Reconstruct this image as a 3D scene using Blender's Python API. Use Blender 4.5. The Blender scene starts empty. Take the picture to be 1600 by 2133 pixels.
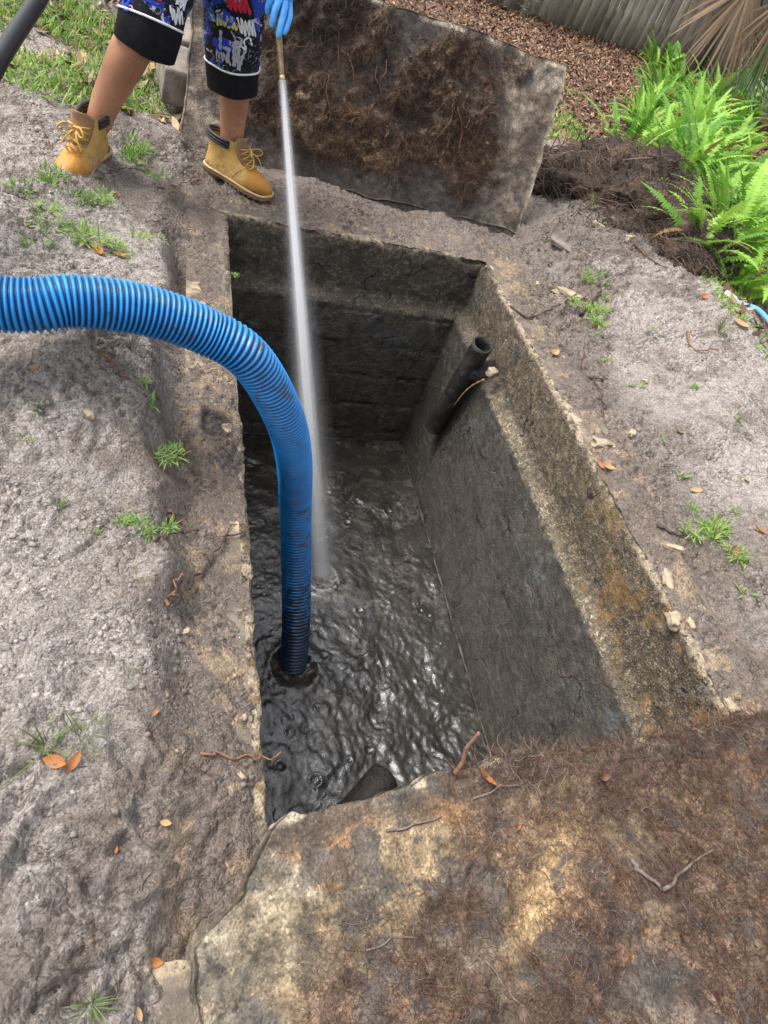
import bpy, bmesh, math, random
import numpy as np
from mathutils import Matrix, Vector, noise as mnoise

scene = bpy.context.scene
C = scene.collection
rad = math.radians

# ------------------------------------------------------------------ camera
cam_d = bpy.data.cameras.new('camera')
cam = bpy.data.objects.new('camera', cam_d)
C.objects.link(cam)
cam.matrix_world = Matrix(((0.93812336, -0.07084867, -0.33897644, 0.0),
                           (-0.17677659, 0.74373369, -0.6446784, 0.0),
                           (0.2977828, 0.66471097, 0.68518956, 1.4),
                           (0, 0, 0, 1)))
cam_d.sensor_fit = 'VERTICAL'
cam_d.sensor_height = 36.0
cam_d.sensor_width = 27.0
cam_d.lens = 24.0
cam_d.clip_start = 0.02
cam_d.clip_end = 400.0
scene.camera = cam

# ------------------------------------------------------------------ sky, sun, exposure
SUN_EL, SUN_AZ = 60.0, -72.0          # azimuth measured from +y towards +x
world = bpy.data.worlds.new('World')
scene.world = world
world.use_nodes = True
wn = world.node_tree
wn.nodes.clear()
sky = wn.nodes.new('ShaderNodeTexSky')
sky.sky_type = 'NISHITA'
sky.sun_disc = False
sky.sun_elevation = rad(SUN_EL)
sky.sun_rotation = rad(SUN_AZ)
sky.air_density = 1.0
sky.dust_density = 4.0
sky.ozone_density = 1.0
hs = wn.nodes.new('ShaderNodeHueSaturation')
hs.inputs['Saturation'].default_value = 0.30
bg = wn.nodes.new('ShaderNodeBackground')
bg.inputs['Strength'].default_value = 0.15
wo = wn.nodes.new('ShaderNodeOutputWorld')
wn.links.new(sky.outputs[0], hs.inputs['Color'])
wn.links.new(hs.outputs[0], bg.inputs['Color'])
wn.links.new(bg.outputs[0], wo.inputs['Surface'])
sun_d = bpy.data.lights.new('sun', 'SUN')
sun_d.energy = 1.5
sun_d.angle = rad(24)
sun_d.color = (1.0, 0.95, 0.88)
sun = bpy.data.objects.new('sun', sun_d)
C.objects.link(sun)
sv = Vector((math.sin(rad(SUN_AZ)) * math.cos(rad(SUN_EL)), math.cos(rad(SUN_AZ)) * math.cos(rad(SUN_EL)), math.sin(rad(SUN_EL))))
sun.rotation_euler = sv.to_track_quat('Z', 'Y').to_euler()
sun.location = (0, 0, 12)
vs = scene.view_settings
vs.view_transform = 'Standard'
vs.look = 'None'
vs.gamma = 1.0
vs.use_curve_mapping = False
vs.exposure = 1.20
scene.cycles.max_bounces = 5
scene.cycles.diffuse_bounces = 3
scene.cycles.glossy_bounces = 3
scene.cycles.transparent_max_bounces = 6
scene.cycles.volume_bounces = 5
scene.cycles.use_denoising = True
scene.cycles.caustics_reflective = False
scene.cycles.caustics_refractive = False

# ------------------------------------------------------------------ helpers
rng = np.random.default_rng(7)
random.seed(7)
def _hash(ix, iy, iz, s):
    n = (ix * 374761393 + iy * 668265263 + iz * 2147483647 + s * 1274126177) & 0xFFFFFFFF
    n = ((n ^ (n >> 13)) * 1274126177) & 0xFFFFFFFF
    n = (n ^ (n >> 16)) & 0xFFFFFFFF
    n = (n * 2246822519) & 0xFFFFFFFF
    return ((n ^ (n >> 15)) & 0xFFFF) / 32767.5 - 1.0

def vn(x, y, z=0.0, s=0):
    """value noise in -1..1, vectorised"""
    x, y, z = np.broadcast_arrays(np.asarray(x, float), np.asarray(y, float), np.asarray(z, float))
    xi, yi, zi = np.floor(x).astype(np.int64), np.floor(y).astype(np.int64), np.floor(z).astype(np.int64)
    fx, fy, fz = x - xi, y - yi, z - zi
    fx = fx * fx * fx * (fx * (fx * 6 - 15) + 10)
    fy = fy * fy * fy * (fy * (fy * 6 - 15) + 10)
    fz = fz * fz * fz * (fz * (fz * 6 - 15) + 10)
    def plane(k):
        a = _hash(xi, yi, zi + k, s); b = _hash(xi + 1, yi, zi + k, s)
        c = _hash(xi, yi + 1, zi + k, s); d = _hash(xi + 1, yi + 1, zi + k, s)
        return (a * (1 - fx) + b * fx) * (1 - fy) + (c * (1 - fx) + d * fx) * fy
    p0 = plane(0)
    if not np.any(fz):
        return p0
    return p0 * (1 - fz) + plane(1) * fz

def fbm(x, y, z=0.0, octv=4, s=0, gain=0.5):
    t, a, f_, n = 0.0, 1.0, 1.0, 0.0
    for i in range(octv):
        # rotate each octave so the lattice does not show
        ca, sa = math.cos(i * 1.1 + .4), math.sin(i * 1.1 + .4)
        t = t + a * vn((x * ca - y * sa) * f_ + i * 17.3, (x * sa + y * ca) * f_ - i * 9.1, np.asarray(z) * f_, s + i)
        n += a; a *= gain; f_ *= 2.03
    return t / n

def sst(a, b, x):
    t = np.clip((np.asarray(x, float) - a) / (b - a), 0, 1)
    return t * t * (3 - 2 * t)

def gs(x, y, cx, cy, rx, ry):
    return np.exp(-((x - cx) / rx) ** 2 - ((y - cy) / ry) ** 2)

# the tank opening (metres): left wall, right wall, rear wall
XL, XR, YF, YB = 0.288, 1.588, 0.12, 3.095

def yback(x):                       # the rear rim runs a little askew
    return 3.053 + (x - 0.277) * 0.066

def H_base(x, y):
    """large shapes of the ground"""
    dl, dr, db = XL - x, x - XR, y - yback(x)
    wob = 0.045 * vn(x * 2.1, y * 3.1, s=3) + 0.03 * vn(x * 6, y * 8, s=4)
    near = sst(0.1, 0.9, y)
    left = sst(0.150, 0.26, dl + wob) * (0.155 + 0.03 * vn(x * 1.7, y * 1.9, s=5))
    left = left * (0.35 + 0.65 * sst(0.45, 1.0, y)) + 0.10 * sst(0.04, 0.5, dl) * (1 - sst(0.4, 1.0, y))
    left = left + 0.20 * gs(x, y, -0.17, 1.66, 0.17, 0.24) * sst(0.15, 0.3, dl) + 0.06 * gs(x, y, -0.33, 1.3, .25, .4)
    left = left * (1 - 0.55 * sst(2.4, 3.0, y) * sst(-0.45, -0.05, x))
    right = 0.17 * sst(0.12, 0.95, dr + 2 * wob) + 0.05 * gs(x, y, 2.75, 2.5, .35, .6) - 0.07 * sst(1.35, 1.75, dr)
    right = right + 0.03 * gs(x, y, 2.0, 1.4, .3, .6)
    back = 0.02 * sst(0.05, 0.4, db) + 0.10 * sst(0.75, 1.6, db)
    # the spoil heaped behind the standing lid
    back = back + 0.42 * gs(x, y, 1.15, 4.42, 0.62, 0.26)
    heap = 0.20 * gs(x, y, 2.95, 4.35, 0.62, 0.50) + 0.06 * gs(x, y, 2.35, 3.6, .4, .3)
    inx = sst(0.0, 0.25, np.maximum(np.maximum(dl, dr), db))
    z = np.where(dl > 0, np.maximum(left, 0), 0) + np.where(dr > 0, right, 0)
    z = np.where((dl <= 0.0) & (dr <= 0.0), back * (db > 0), np.maximum(z, back * (db > 0)))
    # behind the rear rim left and right blend
    z = z + heap * (db > -0.4)
    # notch in the dirt over the left rim
    nt = sst(0.0, 0.025, x - 0.150) * sst(0.0, 0.02, 0.262 - x) * sst(0.0, 0.02, y - 1.53) * sst(0, 0.03, 1.66 - y)
    z = z + 0.042 * gs(x, y, 0.17, 1.60, 0.13, 0.13) * sst(0.0, 0.06, dl) - 0.032 * nt
    # rut along the foot of the left bank, gouge by the near lid
    z = z - 0.03 * gs(x, y, 0.16, 0.30, 0.05, 0.12)
    z = z - 0.035 * gs(x, y, 0.10, 2.25, 0.05, 0.35)
    z = z - 0.03 * gs(x, y, 1.76, 1.05, 0.06, 0.16) - 0.02 * gs(x, y, 1.83, 0.75, 0.07, 0.09)
    gd = y - (3.668 - 0.0611 * (x - 0.075))                 # open joint at the foot of the standing lid
    z = z - 0.085 * np.exp(-(gd / 0.026) ** 2) * sst(0.55, 0.8, x) * sst(1.98, 1.9, x)
    far = sst(5.0, 9.0, np.hypot(x - 1, y - 1.5))
    return z * (1 - far) + 0.10 * far

def H(x, y):
    x = np.asarray(x, float); y = np.asarray(y, float)
    dl, dr, db = XL - x, x - XR, y - yback(x)
    d = np.maximum(np.maximum(dl, dr), db)
    rough = 0.42 + 0.58 * sst(0.05, 0.3, d)
    wx = x + 0.03 * vn(x * 9, y * 9, s=31); wy = y + 0.03 * vn(x * 9, y * 9, s=32)
    n1 = fbm(wx * 3.0, wy * 3.0, octv=3, s=11) * 0.030
    n2 = fbm(wx * 11, wy * 11, octv=3, s=21)
    lump = np.abs(fbm(wx * 19, wy * 19, octv=3, s=41))
    soft = 0.35 + 0.65 * sst(-0.25, 0.35, vn(x * 2.3, y * 2.3, s=51))
    n3 = (0.16 - lump) * 0.050 * soft
    n4 = fbm(wx * 62, wy * 62, octv=2, s=61) * 0.0062 * soft
    crk = np.abs(vn(wx * 5.5, wy * 5.5, s=71))
    crack = -0.012 * (1 - sst(0.0, 0.05, crk)) * sst(-0.1, 0.3, vn(x * 1.9, y * 1.9, s=72))
    spill = (1 - sst(0.10, 0.24, d)) * (0.004 + 0.014 * (1 - sst(0.5, 1.0, y)) + 0.018 * fbm(wx * 5.5, wy * 5.5, octv=4, s=81) + 0.022 * sst(0.02, 0.17, d)) * sst(0.0, 0.05, d + 0.02 * vn(x * 20, y * 20, s=82))
    return H_base(x, y) + rough * (n1 * sst(0.02, 0.2, d) + n2 * 0.014 + n3 + n4 + crack) - 0.004 + spill

def new_mesh(name, V, F, smooth=True, col=None):
    """V (n,3); F an (m,k) array or a list of such arrays; col per-vertex colour"""
    V = np.ascontiguousarray(V, dtype=np.float32)
    Fs = F if isinstance(F, list) else [F]
    Fs = [np.asarray(f_, dtype=np.int32) for f_ in Fs if len(f_)]
    me = bpy.data.meshes.new(name)
    me.vertices.add(len(V)); me.vertices.foreach_set('co', V.ravel())
    loops = np.concatenate([f_.ravel() for f_ in Fs])
    tot = np.concatenate([np.full(len(f_), f_.shape[1], np.int32) for f_ in Fs])
    st = np.concatenate([[0], np.cumsum(tot)[:-1]]).astype(np.int32)
    me.loops.add(len(loops)); me.loops.foreach_set('vertex_index', loops)
    me.polygons.add(len(tot)); me.polygons.foreach_set('loop_start', st)
    me.polygons.foreach_set('loop_total', tot)
    me.update(calc_edges=True)
    me.validate()
    if smooth:
        me.polygons.foreach_set('use_smooth', np.ones(len(me.polygons), bool))
    if col is not None:
        a = me.color_attributes.new('Col', 'FLOAT_COLOR', 'POINT')
        cc = np.ones((len(V), 4), np.float32); cc[:, :3] = col
        a.data.foreach_set('color', cc.ravel())
    return me

def link(name, me, m=None, parent=None, loc=None, rot=None, scl=None):
    o = bpy.data.objects.new(name, me)
    C.objects.link(o)
    if m is not None and me is not None and len(me.materials) == 0:
        me.materials.append(m)
    if parent is not None:
        o.parent = parent
    if loc is not None: o.location = loc
    if rot is not None: o.rotation_euler = rot
    if scl is not None: o.scale = (scl, scl, scl) if not hasattr(scl, '__len__') else scl
    return o

def tag(o, label, cat, group=None, kind=None):
    o['label'] = label; o['category'] = cat
    if group: o['group'] = group
    if kind: o['kind'] = kind
    return o

def thing(name, label, cat, loc=(0, 0, 0), rot=(0, 0, 0), group=None):
    o = bpy.data.objects.new(name, None)
    C.objects.link(o); o.location = loc; o.rotation_euler = rot
    o.empty_display_size = 0.05
    return tag(o, label, cat, group)

class MB:
    """collects pieces of ONE part"""
    def __init__(s): s.V = []; s.Q = []; s.T = []; s.n = 0; s.c = []
    def add(s, V, Q=None, T=None, col=None):
        V = np.asarray(V, float)
        if Q is not None and len(Q): s.Q.append(np.asarray(Q) + s.n)
        if T is not None and len(T): s.T.append(np.asarray(T) + s.n)
        s.V.append(V); s.n += len(V)
        s.c.append(np.broadcast_to(np.asarray(col if col is not None else (1, 1, 1), float), V.shape))
    def tube(s, pts, r, seg=8, cap=True, col=None, sy=1.0):
        pts = np.asarray(pts, float); k = len(pts)
        r = np.broadcast_to(np.asarray(r, float), (k,))
        tan = np.gradient(pts, axis=0); tan /= np.linalg.norm(tan, axis=1)[:, None] + 1e-12
        ref = np.array([0, 0, 1.0]) if abs(tan[0][2]) < .9 else np.array([1.0, 0, 0])
        a = np.cross(tan[0], ref); a /= np.linalg.norm(a)
        V = []
        th = np.linspace(0, 2 * np.pi, seg, endpoint=False)
        for i in range(k):
            a = a - tan[i] * (a @ tan[i]); a /= np.linalg.norm(a) + 1e-12
            b = np.cross(tan[i], a)
            V.append(pts[i] + r[i] * (np.cos(th)[:, None] * a + sy * np.sin(th)[:, None] * b))
        V = np.concatenate(V)
        i, j = np.meshgrid(np.arange(k - 1), np.arange(seg), indexing='ij')
        j2 = (j + 1) % seg
        Q = np.stack([i * seg + j, i * seg + j2, (i + 1) * seg + j2, (i + 1) * seg + j], -1).reshape(-1, 4)
        T = []
        if cap:
            V = np.concatenate([V, pts[:1], pts[-1:]])
            n = k * seg
            jj = np.arange(seg); j3 = (jj + 1) % seg
            T = np.concatenate([np.stack([np.full(seg, n), j3, jj], -1),
                                np.stack([np.full(seg, n + 1), (k - 1) * seg + jj, (k - 1) * seg + j3], -1)])
        s.add(V, Q, T, col)
    def loft(s, rings, cap=(True, True), col=None):
        rings = [np.asarray(r, float) for r in rings]; seg = len(rings[0]); k = len(rings)
        V = np.concatenate(rings)
        i, j = np.meshgrid(np.arange(k - 1), np.arange(seg), indexing='ij')
        j2 = (j + 1) % seg
        Q = np.stack([i * seg + j, i * seg + j2, (i + 1) * seg + j2, (i + 1) * seg + j], -1).reshape(-1, 4)
        T = []
        jj = np.arange(seg); j3 = (jj + 1) % seg
        if cap[0]:
            V = np.concatenate([V, rings[0].mean(0)[None]]); T.append(np.stack([np.full(seg, len(V) - 1), j3, jj], -1))
        if cap[1]:
            V = np.concatenate([V, rings[-1].mean(0)[None]]); T.append(np.stack([np.full(seg, len(V) - 1), (k - 1) * seg + jj, (k - 1) * seg + j3], -1))
        s.add(V, Q, np.concatenate(T) if T else None, col)
    def box(s, c, d, M=None, col=None):
        x, y, z = np.asarray(d) / 2
        V = np.array([[-x, -y, -z], [x, -y, -z], [x, y, -z], [-x, y, -z], [-x, -y, z], [x, -y, z], [x, y, z], [-x, y, z]])
        if M is not None: V = V @ np.asarray(M).T
        s.add(V + np.asarray(c), [[3, 2, 1, 0], [4, 5, 6, 7], [0, 1, 5, 4], [1, 2, 6, 5], [2, 3, 7, 6], [3, 0, 4, 7]], col=col)
    def mesh(s, name, smooth=True, col=False):
        F = []
        if s.Q: F.append(np.concatenate(s.Q))
        if s.T: F.append(np.concatenate(s.T))
        return new_mesh(name, np.concatenate(s.V), F, smooth, np.concatenate(s.c) if col else None)
    def build(s, name, m, parent=None, smooth=True, col=False, **k):
        return link(name, s.mesh(name, smooth, col), m, parent, **k)

def grid_faces(nu, nv):
    i, j = np.meshgrid(np.arange(nu - 1), np.arange(nv - 1), indexing='ij')
    return np.stack([i * nv + j, (i + 1) * nv + j, (i + 1) * nv + j + 1, i * nv + j + 1], -1).reshape(-1, 4)

def ribbons(P, W, S):
    """flat tapering strips: centre lines P (n,k,3), half widths W (n,k), side vectors S (n,3) or (n,k,3)"""
    P = np.asarray(P, float); n, k, _ = P.shape
    S = np.asarray(S, float)
    if S.ndim == 2: S = S[:, None, :]
    A = P - S * W[..., None]; B = P + S * W[..., None]
    V = np.stack([A, B], 2).reshape(-1, 3)
    o = (np.arange(n) * 2 * k)[:, None]
    i = np.arange(k - 1)[None, :] * 2
    Q = np.stack([o + i, o + i + 1, o + i + 3, o + i + 2], -1).reshape(-1, 4)
    return V, Q

def fibres(P, Rr):
    """three-sided thin tubes along P (n,k,3) with radii Rr (n,k)"""
    P = np.asarray(P, float); n, k, _ = P.shape
    T = np.gradient(P, axis=1); T /= np.linalg.norm(T, axis=2)[..., None] + 1e-9
    ref = np.where(np.abs(T[..., 2:3]) > .8, np.array([1.0, 0, 0]), np.array([0, 0, 1.0]))
    A = np.cross(T, ref); A /= np.linalg.norm(A, axis=2)[..., None] + 1e-9
    B = np.cross(T, A)
    rings = [P + Rr[..., None] * (math.cos(t) * A + math.sin(t) * B) for t in (0.5, 2.59, 4.69)]
    V = np.stack(rings, 2).reshape(-1, 3)
    o = (np.arange(n) * 3 * k)[:, None, None]
    i = (np.arange(k - 1) * 3)[None, :, None]
    j = np.arange(3)[None, None, :]; j2 = (j + 1) % 3
    Q = np.stack(np.broadcast_arrays(o + i + j, o + i + j2, o + i + 3 + j2, o + i + 3 + j), -1).reshape(-1, 4)
    return V, Q

# ------------------------------------------------------------------ materials
class NT:
    def __init__(s, name):
        s.m = bpy.data.materials.new(name); s.m.use_nodes = True
        s.t = s.m.node_tree; s.t.nodes.clear()
        s.out = s.n('ShaderNodeOutputMaterial')
    def n(s, kind, **kw):
        nd = s.t.nodes.new(kind)
        for k_, v in kw.items(): setattr(nd, k_, v)
        return nd
    def l(s, a, b): s.t.links.new(a, b)
    def val(s, sock, v):
        if isinstance(v, bpy.types.NodeSocket): s.l(v, sock)
        else: sock.default_value = v
    def coord(s, kind='Object', rnd=False):
        tc = s.n('ShaderNodeTexCoord').outputs[kind]
        if not rnd: return tc
        oi = s.n('ShaderNodeObjectInfo').outputs['Random']
        mu = s.math('MULTIPLY', oi, 37.0)
        ad = s.n('ShaderNodeVectorMath', operation='ADD')
        s.l(tc, ad.inputs[0]); cx = s.n('ShaderNodeCombineXYZ')
        for i in range(3): s.l(mu, cx.inputs[i])
        s.l(cx.outputs[0], ad.inputs[1])
        return ad.outputs[0]
    def noise(s, vec, scale, detail=4, rough=.6, dist=0.0):
        nd = s.n('ShaderNodeTexNoise'); s.l(vec, nd.inputs['Vector'])
        nd.inputs['Scale'].default_value = scale; nd.inputs['Detail'].default_value = detail
        nd.inputs['Roughness'].default_value = rough; nd.inputs['Distortion'].default_value = dist
        return nd.outputs['Fac']
    def voro(s, vec, scale, feature='F1', out='Distance'):
        nd = s.n('ShaderNodeTexVoronoi', feature=feature); s.l(vec, nd.inputs['Vector'])
        nd.inputs['Scale'].default_value = scale
        return nd.outputs[out]
    def ramp(s, fac, stops, interp='LINEAR'):
        nd = s.n('ShaderNodeValToRGB'); nd.color_ramp.interpolation = interp
        e = nd.color_ramp.elements
        while len(e) < len(stops): e.new(0.5)
        for q, (p, c_) in zip(e, stops):
            q.position = p; q.color = (*c_, 1) if len(c_) == 3 else c_
        s.l(fac, nd.inputs[0]); return nd.outputs[0]
    def step(s, fac, a, b):
        nd = s.n('ShaderNodeMapRange', interpolation_type='SMOOTHSTEP')
        s.val(nd.inputs[0], fac); nd.inputs[1].default_value = a; nd.inputs[2].default_value = b
        return nd.outputs[0]
    def math(s, op, a, b=0.0, c_=None):
        nd = s.n('ShaderNodeMath', operation=op); s.val(nd.inputs[0], a); s.val(nd.inputs[1], b)
        if c_ is not None: s.val(nd.inputs[2], c_)
        return nd.outputs[0]
    def mix(s, fac, a, b, mode='MIX'):
        nd = s.n('ShaderNodeMix', data_type='RGBA', blend_type=mode)
        s.val(nd.inputs[0], fac)
        for sock, v in ((nd.inputs[6], a), (nd.inputs[7], b)):
            if isinstance(v, bpy.types.NodeSocket): s.l(v, sock)
            else: sock.default_value = (*v, 1)
        return nd.outputs[2]
    def attr(s, name='Col'):
        nd = s.n('ShaderNodeVertexColor'); nd.layer_name = name; return nd.outputs[0]
    def bump(s, h, strength=.4, dist=.005, nrm=None):
        nd = s.n('ShaderNodeBump'); nd.inputs['Strength'].default_value = strength
        nd.inputs['Distance'].default_value = dist; s.l(h, nd.inputs['Height'])
        if nrm is not None: s.l(nrm, nd.inputs['Normal'])
        return nd.outputs[0]
    def finish(s, col, rough=.8, nrm=None, spec=.4, metal=0.0, trans=0.0, sheen=0.0, coat=0.0):
        b = s.n('ShaderNodeBsdfPrincipled')
        if isinstance(col, bpy.types.NodeSocket): s.l(col, b.inputs['Base Color'])
        else: b.inputs['Base Color'].default_value = (*col, 1)
        s.val(b.inputs['Roughness'], rough); b.inputs['Specular IOR Level'].default_value = spec
        b.inputs['Metallic'].default_value = metal
        b.inputs['Sheen Weight'].default_value = sheen
        b.inputs['Coat Weight'].default_value = coat
        if nrm is not None: s.l(nrm, b.inputs['Normal'])
        sh = b.outputs[0]
        if trans > 0:
            tr = s.n('ShaderNodeBsdfTranslucent')
            if isinstance(col, bpy.types.NodeSocket): s.l(col, tr.inputs[0])
            else: tr.inputs[0].default_value = (*col, 1)
            mx = s.n('ShaderNodeMixShader'); mx.inputs[0].default_value = trans
            s.l(sh, mx.inputs[1]); s.l(tr.outputs[0], mx.inputs[2]); sh = mx.outputs[0]
        s.l(sh, s.out.inputs['Surface'])
        return s.m

def simple(name, c1, c2=None, scale=20, rough=.8, bump=.3, bscale=None, spec=.4, dist=.004, rnd=False, trans=0, attr=False, metal=0, sheen=0, coat=0, detail=5):
    t = NT(name); v = t.coord('Object', rnd)
    nz = t.noise(v, scale, detail, .65)
    c2 = c2 or tuple(x * .6 for x in c1)
    col = t.mix(t.step(nz, .32, .68), c1, c2)
    if attr: col = t.mix(1.0, col, t.attr(), 'MULTIPLY')
    nrm = t.bump(t.noise(v, bscale or scale * 4, 5, .7), bump, dist) if bump else None
    return t.finish(col, rough, nrm, spec, metal, trans, sheen, coat)

# ground: colour zones come in as a vertex colour, grain and relief from nodes
def ground_material():
    t = NT('ground_soil'); v = t.coord('Object')
    a = t.attr()
    n1 = t.noise(v, 40, 8, .75); n2 = t.noise(v, 170, 5, .75)
    col = t.mix(1.0, a, t.ramp(n1, [(.30, (.52, .49, .47)), (.44, (.88, .86, .84)), (.58, (1.08, 1.07, 1.06)), (.74, (1.28, 1.28, 1.29))]), 'MULTIPLY')
    col = t.mix(1.0, col, t.ramp(n2, [(.3, (.62, .60, .59)), (.55, (1.0, 1.0, 1.0)), (.8, (1.25, 1.25, 1.25))]), 'MULTIPLY')
    # dark organic crumbs and pale shell grit
    vd = t.voro(v, 120); pick = t.noise(v, 27, 2, .5)
    col = t.mix(t.math('MULTIPLY', t.math('LESS_THAN', vd, .20), t.step(pick, .52, .66)), col, (.055, .042, .034))
    vd2 = t.voro(v, 75, out='Distance'); pk2 = t.noise(v, 60, 2, .5)
    col = t.mix(t.math('MULTIPLY', t.math('LESS_THAN', vd2, .11), t.step(pk2, .60, .66)), col, (.50, .44, .36))
    wv = t.n('ShaderNodeVectorMath', operation='ADD'); t.l(v, wv.inputs[0])
    nc = t.n('ShaderNodeTexNoise'); t.l(v, nc.inputs['Vector']); nc.inputs['Scale'].default_value = 60; nc.inputs['Detail'].default_value = 3
    sc_ = t.n('ShaderNodeVectorMath', operation='SCALE'); t.l(nc.outputs['Color'], sc_.inputs[0]); sc_.inputs['Scale'].default_value = .006; t.l(sc_.outputs[0], wv.inputs[1])
    cr1 = t.n('ShaderNodeTexVoronoi'); t.l(wv.outputs[0], cr1.inputs['Vector']); cr1.inputs['Scale'].default_value = 75
    cr2 = t.n('ShaderNodeTexVoronoi'); t.l(wv.outputs[0], cr2.inputs['Vector']); cr2.inputs['Scale'].default_value = 190
    b1 = t.n('ShaderNodeRGBToBW'); t.l(cr1.outputs['Color'], b1.inputs[0]); b2 = t.n('ShaderNodeRGBToBW'); t.l(cr2.outputs['Color'], b2.inputs[0])
    cl = t.step(t.noise(v, 6, 4, .7), .40, .58)                       # crumbly here, smeared there
    col = t.mix(t.math('MULTIPLY', cl, .85), col, t.mix(1.0, col, t.ramp(b1.outputs[0], [(.15, (.50, .48, .47)), (.5, (1, 1, 1)), (.85, (1.25, 1.25, 1.25))]), 'MULTIPLY'))
    col = t.mix(1.0, col, t.ramp(b2.outputs[0], [(.15, (.72, .70, .69)), (.5, (1, 1, 1)), (.85, (1.2, 1.2, 1.2))]), 'MULTIPLY')
    h = t.math('ADD', t.math('MULTIPLY', n1, .8), t.math('MULTIPLY', n2, .35))
    h = t.math('SUBTRACT', h, t.math('MULTIPLY', t.math('MULTIPLY', cr1.outputs['Distance'], cl), .75))
    h = t.math('SUBTRACT', h, t.math('MULTIPLY', cr2.outputs['Distance'], .30))
    lum = t.n('ShaderNodeRGBToBW'); t.l(a, lum.inputs[0])
    rough = t.ramp(lum.outputs[0], [(.05, (.48,) * 3), (.16, (.8,) * 3), (.3, (.95,) * 3)])
    return t.finish(col, rough, t.bump(h, 1.0, .022), .35)

def slab_material(name, wet=.75):
    t = NT(name); v = t.coord('Object'); a = t.attr()
    n1 = t.noise(v, 30, 6, .7); n2 = t.noise(v, 150, 4, .7)
    col = t.mix(1.0, a, t.ramp(n1, [(.32, (.36, .33, .30)), (.46, (.85, .82, .79)), (.58, (1.10, 1.08, 1.05)), (.72, (1.45, 1.43, 1.40))]), 'MULTIPLY')
    col = t.mix(1.0, col, t.ramp(n2, [(.3, (.6, .58, .56)), (.55, (1, 1, 1)), (.8, (1.3, 1.3, 1.3))]), 'MULTIPLY')
    gv_ = t.n('ShaderNodeTexVoronoi'); t.l(v, gv_.inputs['Vector']); gv_.inputs['Scale'].default_value = 240
    gb = t.n('ShaderNodeRGBToBW'); t.l(gv_.outputs['Color'], gb.inputs[0])
    col = t.mix(1.0, col, t.ramp(gb.outputs[0], [(.15, (.60, .58, .56)), (.5, (1, 1, 1)), (.78, (1.15, 1.15, 1.14)), (.9, (1.7, 1.65, 1.55))]), 'MULTIPLY')
    st = t.noise(v, 9, 5, .75, .6)
    col = t.mix(t.math('MULTIPLY', t.step(st, .60, .70), .7), col, (.045, .042, .042))
    return t.finish(col, wet, t.bump(t.math('ADD', n1, t.math('MULTIPLY', n2, .5)), .8, .010), .4)

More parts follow.
